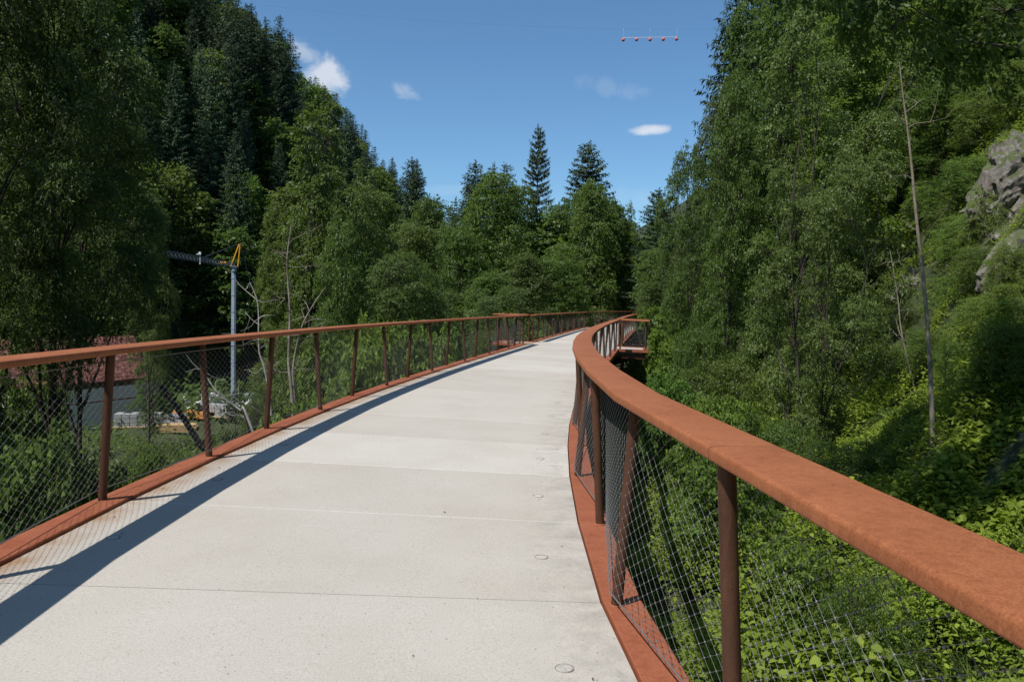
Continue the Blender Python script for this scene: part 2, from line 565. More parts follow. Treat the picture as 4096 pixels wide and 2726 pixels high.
def ground_np(x, y):
    x = np.asarray(x, float); y = np.asarray(y, float)
    xc = np.interp(y, Y_, X_)
    ct = np.cos(np.interp(y, Y_, th_))
    o = (x - xc) * ct
    z = np.interp(o, RP_O, RP_Z)
    xh = np.interp(y, [-60, 0, 45, 66, 78, 90, 120, 145, 400], [60, 52, 47, 45, 33, 23, 11.5, 8, 8])
    up = np.maximum(0, -x - xh)
    hill = -8 + 1.2 * up - 0.004 * np.maximum(0, up - 15) ** 2
    hill = np.minimum(hill, 75)
    fade = np.interp(y, [125, 170, 230, 400], [1.0, 0.75, 0.35, 0.25])
    hill = -8 + (hill + 8) * fade
    z = np.where(up > 0, np.maximum(z, hill), z)
    far = np.maximum(0, y - 190) * 0.22
    z = z + np.minimum(far, 26)
    amp = np.clip((np.abs(o) - 2) / 8, 0.15, 1.0)
    z = z + amp * (0.22 * np.sin(x * 0.9 + 1.3 * np.sin(y * 0.37)) + 0.22 * np.sin(y * 0.83 + 1.7 * np.sin(x * 0.29)) + 0.10 * np.sin(x * 2.3 + y * 1.7))
    bank = np.clip((o - 7) / 2.5, 0, 1) * np.clip((26 - o) / 4, 0, 1)
    z = z + bank * (0.55 * np.sin(x * 1.55 + 2.1 * np.sin(y * 0.61)) * np.sin(y * 0.95 + 0.7 * x) + 0.28 * np.sin(x * 3.1 + y * 2.3) * np.sin(y * 2.9 - x))
    return z


def gz(x, y):
    return float(ground_np([x], [y])[0])


def ground_hit(px, py):
    """where the line of sight through a point of the photo meets the ground"""
    v = ray(px, py)
    t = 3.0
    while t < 200:
        x, y, z = v[0] * t, v[1] * t, EYE + v[2] * t
        if z < gz(x, y): break
        t += 0.1
    return x, y, z


def grid_axis(knots):
    out = []
    for (a, b, st) in knots:
        out += list(np.arange(a, b, st))
    out.append(knots[-1][1])
    return np.array(out)


gx = grid_axis([(-420, -120, 12), (-120, -45, 3), (-45, 30, 0.75), (30, 70, 2), (70, 420, 14)])
gy = grid_axis([(-140, -20, 6), (-20, 60, 0.75), (60, 140, 2), (140, 560, 12)])
GX, GY = np.meshgrid(gx, gy)
GZ = ground_np(GX, GY)
nx_, ny_ = len(gx), len(gy)
idx = np.arange(nx_ * ny_).reshape(ny_, nx_)
q = np.stack([idx[:-1, :-1], idx[:-1, 1:], idx[1:, 1:], idx[1:, :-1]], -1).reshape(-1, 4)
gm = np_mesh('ground', np.stack([GX, GY, GZ], -1).reshape(-1, 3), q.ravel(), np.full(len(q), 4), True)
gm.materials.append(M['ground'])
go = bpy.data.objects.new('ground', gm)
COL.objects.link(go)
tag(go, 'gorge floor and steep wooded slopes under and beside the bridge', 'ground', kind='structure')

# ------------------------------------------------------------------ footbridge
bridge = empty('footbridge', BP(6.3, 0, 0), 'curved concrete footbridge deck with rust brown steel kerbs bending away to the right', 'bridge')
BO = bridge.location.copy()


def slab(sa, sb, oa, ob, parent, z0=0.0, thick=0.2, seg=3):
    """one concrete slab with the edge coordinate (metres from the deck's centre line) stored per vertex"""
    oo = [oa, ob] if ob - oa < 2 else [oa, oa + 0.25, oa + 0.9, 0, ob - 0.9, ob - 0.25, ob]
    vs, fs, at = [], [], []
    no = len(oo)
    dz = random.uniform(-0.0015, 0.0015)
    a0, b0 = BP(sa, 0), BP(sb, 0)
    for lay, zz in ((0, z0 + dz), (1, z0 - thick)):
        for e in (0, 1):
            for o in oo:
                v = BP((sa, sb)[e], o, zz) - BO
                vs.append(v); at.append(o)
    T = lambda e, j: e * no + j
    B = lambda e, j: 2 * no + e * no + j
    for j in range(no - 1):
        fs.append((T(0, j), T(0, j + 1), T(1, j + 1), T(1, j)))
        fs.append((B(0, j), B(1, j), B(1, j + 1), B(0, j + 1)))
        fs.append((T(0, j), B(0, j), B(0, j + 1), T(0, j + 1)))
        fs.append((T(1, j), T(1, j + 1), B(1, j + 1), B(1, j)))
    fs.append((T(0, 0), T(1, 0), B(1, 0), B(0, 0)))
    fs.append((T(0, no - 1), B(0, no - 1), B(1, no - 1), T(1, no - 1)))
    me = bpy.data.meshes.new('deck_slab')
    me.from_pydata([tuple(v) for v in vs], [], fs)
    a = me.attributes.new('edge', 'FLOAT_VECTOR', 'POINT')
    a.data.foreach_set('vector', np.array([(o, 0, 0) for o in at], dtype=np.float32).ravel())
    me.materials.append(M['concrete'])
    o = bpy.data.objects.new('deck_slab', me)
    COL.objects.link(o)
    o.parent = parent
    return o


allst = ST + [(OPEN_A + OPEN_B) / 2] + ST2
GAP = 0.0045
for i in range(len(allst) - 1):
    sa, sb = allst[i], allst[i + 1]
    sl_o = slab(sa + GAP, sb - GAP, -HALF, HALF, bridge)
    if 3 <= i <= 14:
        for so_, sg in ((1.52, 0.48), (-1.47, 0.48)):
            c = BP(sa + (sb - sa) * sg, so_, 0.0) - BO
            mb = MB()
            mb.tube([c + Vector((0, 0, -0.02)), c + Vector((0, 0, 0.0035 if (i == 4 and so_ > 0) else 0.0018))], 0.040, 20)
            mb.build('anchor_cap', M['cap'] if (so_ > 0 and i == 4) else M['concrete'], sl_o)
            mb = MB()
            pts = [c + Vector((0.046 * math.cos(a), 0.046 * math.sin(a), 0.001)) for a in np.linspace(0, 2 * math.pi, 21)]
            mb.tube(pts, 0.0024, 4, False)
            mb.build('cap_ring', M['capring'], sl_o)
    if i > 0:
        mb = MB()
        dark = i == BAY0 - 1
        zt = -0.006 if dark else -0.0012
        mb.hexa([BP(sa - GAP, -HALF + .01, -0.15) - BO, BP(sa + GAP, -HALF + .01, -0.15) - BO, BP(sa + GAP, HALF - .01, -0.15) - BO, BP(sa - GAP, HALF - .01, -0.15) - BO],
                [BP(sa - GAP, -HALF + .01, zt) - BO, BP(sa + GAP, -HALF + .01, zt) - BO, BP(sa + GAP, HALF - .01, zt) - BO, BP(sa - GAP, HALF - .01, zt) - BO])
        mb.build('slab_joint', M['filler_dark'] if dark else M['filler'], bridge)


def strip_ring(s, prof):
    return [BP(s, o, z) - BO for o, z in prof]


def kerb_profile(side):
    a, b_ = HALF + 0.012, HALF + 0.245
    pr = [(a, -0.16), (a, 0.021), (a + 0.006, 0.027), (b_ - 0.008, 0.027), (b_, 0.020), (b_, -0.085), (b_ - 0.014, -0.085), (b_ - 0.014, -0.02), (a + 0.016, -0.02), (a + 0.016, -0.16)]
    return [(side * o, z) for o, z in pr]


for side in (-1, 1):
    for stl in (ST, ST2):
        for i in range(len(stl) - 1):
            mb = MB()
            g = 0.0012
            mb.sweep([strip_ring(stl[i] + g, kerb_profile(side)), strip_ring(stl[i + 1] - g, kerb_profile(side))])
            mb.build('kerb_plate', M['kerb'], bridge)
# lookout floors that bulge out on both sides of the deck
LK = 1.22
for side in (-1, 1):
    o0, o1 = side * (HALF + 0.012), side * (HALF + LK)
    lo, hi = min(o0, o1), max(o0, o1)
    s = slab(OPEN_A + 0.26, OPEN_B - 0.26, lo, hi, bridge, 0.0, 0.16)
    s.name = 'lookout_floor'; s.data.name = 'lookout_floor'
    for (sa, sb) in ((OPEN_A + 0.012, OPEN_A + 0.25), (OPEN_B - 0.25, OPEN_B - 0.012)):
        mb = MB()
        qd = lambda z: [BP(sa, lo, z) - BO, BP(sb, lo, z) - BO, BP(sb, hi, z) - BO, BP(sa, hi, z) - BO]
        mb.hexa(qd(-0.075), qd(0.024))
        mb.build('kerb_plate', M['kerb'], bridge)
    oe0, oe1 = side * (HALF + LK + 0.002), side * (HALF + LK + 0.235)
    lo2, hi2 = min(oe0, oe1), max(oe0, oe1)
    mb = MB()
    sa, sb = OPEN_A + 0.012, OPEN_B - 0.012
    qd = lambda z: [BP(sa, lo2, z) - BO, BP(sb, lo2, z) - BO, BP(sb, hi2, z) - BO, BP(sa, hi2, z) - BO]
    mb.hexa(qd(-0.075), qd(0.026))
    mb.build('kerb_plate', M['kerb'], bridge)
    mb = MB()
    ia, ib = side * 1.5, side * (HALF + LK + 0.12)
    lo3, hi3 = min(ia, ib), max(ia, ib)
    qd = lambda z, e: [BP(OPEN_A + 0.10 + e, lo3, z) - BO, BP(OPEN_B - 0.10 - e, lo3, z) - BO, BP(OPEN_B - 0.10 - e, hi3, z) - BO, BP(OPEN_A + 0.10 + e, hi3, z) - BO]
    mb.hexa(qd(-0.36, 0.05), qd(-0.165, 0))
    mb.build('lookout_bracket', M['girder'], bridge)
# girders and piers under the deck
for side in (-1, 1):
    mb = MB()
    ss = [x for x in allst]
    pr = [(side * 0.75, -0.205), (side * 1.80, -0.205), (side * 1.55, -0.62), (side * 1.25, -0.95), (side * 0.75, -0.95)]
    mb.sweep([strip_ring(s, pr) for s in ss])
    mb.build('girder', M['girder'], bridge)
for s in (-2.0, 21.5, 44.0, 66.0, 88.0):
    mb = MB()
    for side in (-1, 1):
        top = BP(s, side * 1.05, -0.95) - BO
        ft = BP(s, side * 0.6, 0)
        ft.z = gz(ft.x, ft.y) - 0.5
        mb.tube([ft - BO, top], [0.16, 0.16], 14)
    mb.build('pier', M['girder'], bridge)

# ------------------------------------------------------------------ railings
PH = 1.185                                              # kerb to underside of the handrail
RAIL_PROF = []
_w0, _w1, _t = -0.010, 0.262, 0.050
for (cx_, cz_, r_, a0) in ((_w0 + .015, .0 + _t - .015, .015, 180), (_w1 - .015, _t - .015, .015, 90), (_w1 - .010, .010, .010, 0), (_w0 + .010, .010, .010, -90)):
    for k in range(5):
        a = R(a0 - k * 22.5)
        RAIL_PROF.append((cx_ + r_ * math.cos(a), cz_ + r_ * math.sin(a)))


def railing(label, group, pts, mb_near, first_par=0, open_start=False, open_end=False, corner=None, fine=True, rail_shift=0.0):
    """pts: list of (base point on the kerb's inner line, outward unit vector, parity); one post each"""
    base = pts[0][0].copy()
    root = empty('railing', base, label, 'railing', group)
    up = Vector((0, 0, 1))
    # handrail
    mb = MB()
    rings = []
    n = len(pts)
    for i, (p, o, par) in enumerate(pts):
        rings.append([p + o * (a + rail_shift) + up * (PH + b) - base for a, b in RAIL_PROF])
    mb.sweep(rings)
    ho = mb.build('handrail', M['rail'], root)
    auto_smooth(ho, 30)
    if fine:                                       # site joints between the rail sections
        for i in range(1, n - 1, 3):
            p, o, par = pts[i]
            al = (pts[i + 1][0] - pts[i - 1][0]).normalized()
            mb = MB()
            mb.sweep([[p + al * e + o * (rail_shift + 0.126 + (a - 0.126) * 1.004) + up * (PH + 0.025 + (b - 0.025) * 1.02) - base for a, b in RAIL_PROF] for e in (-0.0016, 0.0016)])
            mb.build('rail_joint', M['girder'], root)
    # posts
    tops, bots = [], []
    pr = 0.034
    for i, (p, o, par) in enumerate(pts):
        b_off, t_off = ((0.160, 0.088) if par == 0 else (0.070, 0.150)) if par < 2 else (0.12, 0.12)
        a, b = p + o * b_off, p + o * t_off + up * (PH + 0.003)
        mb = MB()
        mb.tube([a - base, b - base], pr, 16 if fine else 8)
        po = mb.build('post', M['post'], root)
        auto_smooth(po, 40)
        if fine:
            mb = MB()
            mb.tube([a - base, a - base + up * 0.005], [pr + .009, pr + .003], 16)
            mb.build('weld_collar', M['kerb'], po)
        # net runs outside one post and inside the next
        sgn = 1 if par == 0 else -1
        if par == 2: sgn = 1
        bots.append((p + o * (b_off + sgn * (pr + .010)) + up * 0.075))
        tops.append((p + o * (t_off + sgn * (pr + .010) + rail_shift * 1.5) + up * (PH - (0.070 if rail_shift == 0 else 0.030))))
    # border wires
    for nm, line in (('lower_wire', bots), ('upper_wire', tops)):
        mb = MB()
        mb.tube([v - base for v in line], 0.0042, 6 if fine else 4, False)
        mb.build(nm, M['wire'], root)
    # wire net: two families of wires crossing in flat diamonds 120 x 66 mm
    dl = [0.0]
    for i in range(n - 1):
        dl.append(dl[-1] + (pts[i + 1][0] - pts[i][0]).length)
    dl = np.array(dl)
    Bn = np.array([list(v) for v in bots]); Tn = np.array([list(v) for v in tops])
    total = dl[-1]
    HW, HH = 0.06, 0.033
    hgt = PH - 0.145
    nrow = int(round(hgt / HH))

    def surf(u, v):                               # u along the rail, v 0..1 up
        bx = np.stack([np.interp(u, dl, Bn[:, k]) for k in range(3)], -1)
        tx = np.stack([np.interp(u, dl, Tn[:, k]) for k in range(3)], -1)
        return bx + (tx - bx) * v[..., None]
    starts = np.arange(-nrow * HW, total + nrow * HW, 2 * HW)
    step = 1 if fine else 3
    rows = np.arange(0, nrow + 1, step)
    segs = []
    for sg in (1, -1):
        u = starts[:, None] + sg * rows[None, :] * HW + (0 if sg > 0 else (nrow % 2) * HW)
        v = np.broadcast_to(rows[None, :] / nrow, u.shape)
        Pm = surf(np.clip(u, 0, total), v)
        ok = (u[:, :-1] >= 0) & (u[:, 1:] >= 0) & (u[:, :-1] <= total) & (u[:, 1:] <= total)
        segs.append((Pm[:, :-1][ok], Pm[:, 1:][ok]))
    A = np.concatenate([s_[0] for s_ in segs]); Bq = np.concatenate([s_[1] for s_ in segs])
    d = Bq - A
    d /= np.linalg.norm(d, axis=1, keepdims=True) + 1e-9
    x = np.cross(d, np.array([0.31, 0.52, 0.79])); x /= np.linalg.norm(x, axis=1, keepdims=True)
    y = np.cross(d, x)
    rw = 0.00090
    nn = 4 if fine else 3
    vs = []
    for P_ in (A, Bq):
        for k in range(nn):
            a = 2 * math.pi * k / nn
            vs.append(P_ + (x * math.cos(a) + y * math.sin(a)) * rw)
    V = np.stack(vs, 1)                            # seg, 2nn, 3
    ns = len(A)
    basei = (np.arange(ns) * 2 * nn)[:, None, None]
    fq = np.array([[k, (k + 1) % nn, nn + (k + 1) % nn, nn + k] for k in range(nn)])[None]
    Fq = (basei + fq).reshape(-1, 4)
    V = V.reshape(-1, 3)
    if fine and mb_near > 0:
        uu, vv = np.meshgrid(np.arange(0, total, HW), np.arange(0, nrow + 1))
        keep = ((np.round(uu / HW).astype(int) + vv) % 2 == 0) & (uu < mb_near)
        K = surf(uu[keep], vv[keep] / nrow)
        hx, hz = 0.0026, 0.0042
        cube = np.array([[sx * hx, sy * hx, sz * hz] for sx in (-1, 1) for sy in (-1, 1) for sz in (-1, 1)])
        KV = (K[:, None, :] + cube[None]).reshape(-1, 3)
        cf = np.array([(0, 1, 3, 2), (4, 6, 7, 5), (0, 4, 5, 1), (2, 3, 7, 6), (0, 2, 6, 4), (1, 5, 7, 3)])
        KF = (np.arange(len(K))[:, None, None] * 8 + cf[None]).reshape(-1, 4) + len(V)
        V = np.concatenate([V, KV]); Fq = np.concatenate([Fq, KF])
    me = np_mesh('wire_net', V - np.array(base)[None], Fq.ravel(), np.full(len(Fq), 4))
    me.materials.append(M['wire'])
    no = bpy.data.objects.new('wire_net', me)
    COL.objects.link(no)
    no.parent = root
    return root


def edge_pts(sts, side, i0=0):
    out = []
    for i, s in enumerate(sts):
        p = BP(s - 0.1 if 0 < i < len(sts) - 1 else s, side * (HALF + 0.012), 0.027)
        t = float(np.interp(s, S_, th_))
        o = Vector((side * math.cos(t), -side * math.sin(t), 0))
        out.append((p, o, (i + i0) % 2))
    return out


for side, nm in ((-1, 'left'), (1, 'right')):
    near = edge_pts(ST, side, BAY0 % 2)
    near[-1] = (near[-1][0], near[-1][1], 2)
    far = edge_pts(ST2, side, 1)
    far[0] = (far[0][0], far[0][1], 2)
    if side < 0:
        l1 = 'long rust brown railing with wire net along the left edge, nearest stretch'
        l2 = 'short rust brown railing round the small lookout on the left edge'
        l3 = 'rust brown railing along the left edge beyond the left lookout'
    else:
        l1 = 'big rust brown railing with wide flat handrail in the right foreground'
        l2 = 'short rust brown railing round the small lookout jutting out on the right'
        l3 = 'rust brown railing along the right edge beyond the right lookout'
    railing(l1, 'railings of the footbridge', near, 24.0, rail_shift=0.03 if side > 0 else 0.0)
    # lookout: out, along, back
    t = float(np.interp(OPEN_A, S_, th_))
    ox = Vector((side * math.cos(t), -side * math.sin(t), 0))
    al = Vector((math.sin(t), math.cos(t), 0))
    c1 = BP(OPEN_A, side * (HALF + 0.29), 0.027); c2 = BP(OPEN_A, side * (HALF + LK), 0.027)
    c3 = BP(OPEN_B, side * (HALF + LK), 0.027); c4 = BP(OPEN_B, side * (HALF + 0.29), 0.027)
    dg1 = (ox - al); dg2 = (ox + al)
    lp = [(c1 + al * .25, -al, 2), (c2 + al * .25, dg1, 2), (c2 + (c3 - c2) * .5, ox, 2), (c3 - al * .25, dg2, 2), (c4 - al * .25, al, 2)]
    railing(l2, 'railings of the footbridge', lp, 0)
    railing(l3, 'railings of the footbridge', far, 0, fine=False)


# ------------------------------------------------------------------ foliage
def unit(a):
    return a / (np.linalg.norm(a, axis=-1, keepdims=True) + 1e-9)


def leaves_mesh(pos, axis, nrm, ln, wd, fold=0.25, full=False):
    """leaves folded a little along the midrib: four corners each, or six for those seen from near"""
    axis = unit(axis)
    side = unit(np.cross(nrm, axis))
    nn = np.cross(axis, side)
    ln = np.broadcast_to(np.asarray(ln), (len(pos),))[:, None]
    wd = np.broadcast_to(np.asarray(wd), (len(pos),))[:, None]
    tip = pos + axis * ln - nn * ln * 0.16
    if full:
        m1 = pos + axis * ln * 0.26 + nn * wd * 0.02
        m2 = pos + axis * ln * 0.66 - nn * ln * 0.05
        c = [pos, m1 - side * wd * 0.46 + nn * wd * fold, m2 - side * wd * 0.38 + nn * wd * fold * .8, tip,
             m2 + side * wd * 0.38 + nn * wd * fold * .8, m1 + side * wd * 0.46 + nn * wd * fold]
    else:
        mid = pos + axis * ln * 0.45
        c = [pos, mid - side * wd * 0.5 + nn * wd * fold, tip, mid + side * wd * 0.5 + nn * wd * fold]
    V = np.stack(c, 1).reshape(-1, 3)
    return V, np.arange(len(V))


def leaf_obj_mesh(name, pos, axis, nrm, ln, wd, mat, fold=0.25, full=False):
    V, Fi = leaves_mesh(pos, axis, nrm, ln, wd, fold, full)
    me = np_mesh(name, V, Fi, np.full(len(pos), 6 if full else 4))
    me.materials.append(mat)
    return me


def mb_mesh(mb, name, mat):
    me = bpy.data.meshes.new(name)
    me.from_pydata(mb.v, [], mb.f)
    me.polygons.foreach_set('use_smooth', [True] * len(me.polygons))
    me.materials.append(mat)
    me.update()
    return me


def curve_pts(a, b, n, bend, rs):
    a, b = np.array(a, float), np.array(b, float)
    L_ = np.linalg.norm(b - a)
    off1 = rs.normal(0, bend * L_, 3); off2 = rs.normal(0, bend * L_, 3)
    t = np.linspace(0, 1, n)[:, None]
    return a + (b - a) * t + off1 * (t * (1 - t)) * 2 + off2 * np.sin(t * 6.28) * 0.35


def broadleaf(seed, H, Rc, cb, n_cl, tips_per, lv_per, ll, lw, mat, bark, tr=0.16, shape='round', stems=1, droop=0.15, spray=0.55, lean=0.06, twigs=0.3, clump=0.36, full=False):
    rs = np.random.default_rng(seed)
    mb = MB()
    # trunk(s)
    trunks = []
    for s in range(stems):
        a = rs.uniform(0, 6.28)
        sp = (0.0 if stems == 1 else Rc * 0.12)
        b0 = np.array([sp * math.cos(a), sp * math.sin(a), -0.5])
        ln_ = rs.normal(0, lean * H, 2) + (np.array([math.cos(a), math.sin(a)]) * Rc * 0.45 if stems > 1 else 0)
        t0 = np.array([b0[0] + ln_[0], b0[1] + ln_[1], H * (0.93 if stems == 1 else rs.uniform(0.7, 0.93))])
        pts = curve_pts(b0, t0, 12, 0.035, rs)
        rr = tr * (1 - 0.93 * np.linspace(0, 1, 12) ** 0.9) * (1 if stems == 1 else rs.uniform(.7, 1))
        rr[0] *= 1.35
        mb.tube(pts, list(np.maximum(rr, 0.012)), 8, False)
        trunks.append(pts)
    tips, dirs = [], []
    for j in range(n_cl):
        h = cb + (1 - cb) * ((j + rs.uniform(0.2, 0.8)) / n_cl) ** 0.85
        hh = (h - cb) / (1 - cb)
        if shape == 'round': env = math.sqrt(max(0.02, 1 - ((hh - 0.42) / 0.62) ** 2))
        elif shape == 'tall': env = math.sqrt(max(0.02, 1 - ((hh - 0.35) / 0.68) ** 2)) * (1 - 0.25 * hh)
        else: env = math.sqrt(max(0.02, 1 - hh ** 2))
        rad = Rc * env
        az = j * 2.39996 + rs.uniform(-.5, .5)
        rc = Rc * clump * rs.uniform(0.75, 1.25) * (0.65 + 0.35 * env)
        q_ = max(0.0, rad - rc * 0.75) * rs.uniform(0.45, 1.05)
        tk = trunks[j % stems]
        zz = h * H
        tx = np.array([np.interp(zz, tk[:, 2], tk[:, 0]), np.interp(zz, tk[:, 2], tk[:, 1])])
        c = np.array([tx[0] + q_ * math.cos(az), tx[1] + q_ * math.sin(az), min(zz, H - rc * 0.6)])
        za = max(tk[0, 2] + .3, zz - q_ * rs.uniform(0.5, 1.1) - 0.08 * H)
        att = np.array([np.interp(za, tk[:, 2], tk[:, 0]), np.interp(za, tk[:, 2], tk[:, 1]), za])
        lp = curve_pts(att, c, 6, 0.07, rs)
        r0 = max(0.018, tr * 0.42 * (1 - 0.6 * hh))
        mb.tube(lp, list(np.linspace(r0, 0.014, 6)), 5, False)
        nt_ = max(4, int(tips_per * rs.uniform(0.7, 1.3) * (rc / (Rc * clump)) ** 2))
        dv = unit(rs.normal(0, 1, (nt_, 3)) + np.array([math.cos(az) * .55, math.sin(az) * .55, 0.35]))
        sh = rs.uniform(0.5, 1.05, (nt_, 1)) ** 0.6
        sc_ = np.array([rc, rc, rc * 0.72])
        T_ = c + dv * sc_ * sh
        tips.append(T_)
        dd = unit(dv * np.array([1, 1, 0.35]) + rs.normal(0, .35, (nt_, 3)) + np.array([0, 0, -droop]))
        dirs.append(dd)
        for i in range(nt_):
            if rs.random() < twigs:
                mb.tube(curve_pts(c, T_[i] + dd[i] * spray * .4, 4, 0.06, rs), [0.013, 0.010, 0.007, 0.004], 3, False)
    tips = np.concatenate(tips); dirs = np.concatenate(dirs)
    nT = len(tips)
    nl = nT * lv_per
    ti = np.repeat(np.arange(nT), lv_per)
    up = np.array([0, 0, 1.0])
    d = dirs[ti]
    lat = unit(np.cross(d, up)) 
    upn = np.cross(lat, d)
    t = rs.uniform(-0.45, 1.0, nl)
    wv = (rs.uniform(-1, 1, nl)) * (0.62 - 0.35 * np.abs(t))
    pos = tips[ti] + d * (t * spray)[:, None] + lat * (wv * spray)[:, None] + upn * (rs.normal(0, 0.09, nl) * spray)[:, None] - up * (droop * 0.6 * spray * (t + .4) ** 2)[:, None]
    axis = unit(d * rs.uniform(0.2, 1.0, nl)[:, None] + lat * (np.sign(wv) * rs.uniform(0.2, 1.1, nl))[:, None] + rs.normal(0, .28, (nl, 3)) - up * droop)
    nrm = unit(up * 0.8 + d * 0.35 + rs.normal(0, .55, (nl, 3)))
    s = rs.uniform(0.65, 1.25, nl)
    crown = leaf_obj_mesh('crown', pos, axis, nrm, ll * s, lw * s, mat, 0.25, full)
    trunk = mb_mesh(mb, 'trunk', bark)
    return dict(H=H, R=Rc, crown=crown, trunk=trunk)


def spruce(seed, H, Rc, cb=0.06, whorl=0.62, twl=0.42, dens=1.0, gap=0.0, ex=0.70, slim=1.0):
    rs = np.random.default_rng(seed)
    mb = MB()
    pts = curve_pts([0, 0, -0.5], [rs.normal(0, .15), rs.normal(0, .15), H], 10, 0.006, rs)
    mb.tube(pts, list(np.linspace(0.013 * H, 0.02, 10)), 8, False)
    P, A, Nn, LL, WW = [], [], [], [], []
    z = cb * H
    while z < H - 0.3:
        f = (z - cb * H) / (H * (1 - cb))
        Lb = Rc * (1 - f) ** ex * rs.uniform(0.85, 1.1) + 0.25
        nb = int(rs.integers(5, 8)) if f < 0.9 else 4
        a0 = rs.uniform(0, 6.28)
        for b in range(nb):
            if rs.random() < gap: continue
            az = a0 + 6.2832 * b / nb + rs.uniform(-.3, .3)
            l_ = Lb * rs.uniform(0.7, 1.12)
            dr = np.array([math.cos(az), math.sin(az), 0])
            sag = rs.uniform(0.12, 0.34) * (1 - 0.5 * f)
            n_seg = max(4, int(l_ / 0.17 * dens))
            t = (np.arange(n_seg) + rs.uniform(0, 1, n_seg)) / n_seg
            zz = z + l_ * (0.10 * t - sag * t + 0.30 * sag * t ** 3 + (0.35 * f) * t)
            c = dr[None] * (l_ * t)[:, None] + np.array([np.interp(z, pts[:, 2], pts[:, 0]), np.interp(z, pts[:, 2], pts[:, 1]), 0])[None]
            c[:, 2] = zz
            if l_ > 0.8:
                q_ = [c[0] * 0 + np.array([0, 0, z])] + [dr * l_ * u + np.array([0, 0, z + l_ * (0.10 * u - sag * u + 0.30 * sag * u ** 3 + .35 * f * u)]) for u in (0.33, 0.66, 1)]
                mb.tube(q_, [0.03, 0.022, 0.014, 0.006], 3, False)
            lat = np.array([-dr[1], dr[0], 0])
            for sd in (1, -1):
                tw = twl * (0.55 + 0.75 * np.sin(np.clip(t * 2.6 + .25, 0, 3.1))) * rs.uniform(0.6, 1.3, n_seg) * (0.5 + 0.5 * min(1, l_ / 1.5))
                ax = lat[None] * sd * rs.uniform(.35, 1, n_seg)[:, None] + dr[None] * rs.uniform(0.35, 0.9, n_seg)[:, None] + np.array([0, 0, -1.0])[None] * rs.uniform(0.1, 0.75, n_seg)[:, None]
                P.append(c); A.append(ax)
                Nn.append(np.array([0, 0, 1.0])[None] + rs.normal(0, .5, (n_seg, 3)))
                LL.append(tw); WW.append(tw * rs.uniform(0.20, 0.34, n_seg) * slim)
            # hanging twigs
            hm = rs.random(n_seg) < 0.75
            k = hm.sum()
            P.append(c[hm]); A.append(np.array([0, 0, -1.0])[None] + rs.normal(0, .25, (k, 3)) + dr[None] * .2)
            Nn.append(lat[None] * .6 + rs.normal(0, .6, (k, 3)))
            tw = twl * rs.uniform(0.5, 1.35, k) * (0.5 + 0.5 * min(1, l_ / 1.5)); LL.append(tw); WW.append(tw * rs.uniform(.18, .30, k) * slim)
        z += whorl * rs.uniform(0.75, 1.25) * (1 - 0.45 * f)
    # leader
    k = 40
    zt = rs.uniform(H - 1.6, H, k)
    P.append(np.stack([np.zeros(k), np.zeros(k), zt], -1)); A.append(np.stack([rs.normal(0, .6, k), rs.normal(0, .6, k), np.full(k, .75)], -1)); Nn.append(rs.normal(0, 1, (k, 3)))
    LL.append(np.full(k, .34)); WW.append(np.full(k, .09))
    crown = leaf_obj_mesh('crown', np.concatenate(P), np.concatenate(A), np.concatenate(Nn), np.concatenate(LL), np.concatenate(WW), M['needle'])
    return dict(H=H, R=Rc, crown=crown, trunk=mb_mesh(mb, 'trunk', M['bark']))


NEAR = [broadleaf(11 + k, 13.0, 3.9, 0.20, 30, 46, 36, 0.130, 0.072, M['leaf'], M['bark'], 0.17, 'round' if k != 1 else 'tall', 1, 0.2, 0.5, clump=.31, full=True) for k in range(3)]
ALDER = [broadleaf(21 + k, 13.0, 3.6, 0.10, 34, 50, 32, 0.125, 0.060, M['leaf_willow'], M['bark'], 0.15, 'round', 3, 0.18, 0.46, 0.08, clump=.28, full=True) for k in range(2)]
WILLOW = [broadleaf(31 + k, 17.0, 4.4, 0.46, 26, 60, 44, 0.150, 0.048, M['leaf_willow'], M['bark'], 0.24, 'round', 1, 0.22, 0.6, clump=.27) for k in range(2)]
ASH = [broadleaf(41 + k, 15.0, 2.7, 0.25, 32, 36, 30, 0.17, 0.075, M['leaf_ash'], M['bark'], 0.15, 'tall', 1, 0.15, 0.55, clump=.42) for k in range(2)]
ASH_SPARSE = broadleaf(45, 15.0, 2.6, 0.30, 24, 24, 24, 0.19, 0.095, M['leaf_ash'], M['bark'], 0.19, 'tall', 1, 0.1, 0.5, clump=.36, twigs=.6, full=True)
MID = [broadleaf(51 + k, 16.0, 4.6, 0.12, 36, 34, 26, 0.22, 0.13, M['leaf'], M['bark'], 0.2, ('round', 'tall', 'round')[k], 1, 0.2, 0.75, twigs=.1) for k in range(3)]
MIDASH = [broadleaf(61 + k, 18.0, 4.4, 0.18, 34, 34, 24, 0.27, 0.12, M['leaf_ash'], M['bark'], 0.2, 'tall', 1, 0.25, 0.8, twigs=.1) for k in range(2)]
FAR = [broadleaf(71 + k, 18.0, 4.8, 0.10, 34, 24, 15, 0.44, 0.26, M['leaf'], M['bark'], 0.2, ('round', 'tall', 'round')[k], 1, 0.15, 0.9, twigs=0.0) for k in range(3)]
SPRUCE = [spruce(81, 26, 5.2, 0.08, 0.62, 0.46, 1.1, 0, .62, .85), spruce(82, 26, 4.4, 0.05, 0.62, 0.46, 1.1, 0, .64, .85), spruce(83, 24, 3.6, 0.1, 0.7, 0.5)]
SPRUCE_OPEN = spruce(84, 30, 6.6, 0.18, 1.0, 0.55, 1.35, 0.04, .56, .9)
SPRUCE_FAR = [spruce(85 + k, 24, 3.9, 0.05, 0.70, 0.46, 1.0, 0, .70, .8) for k in range(3)]
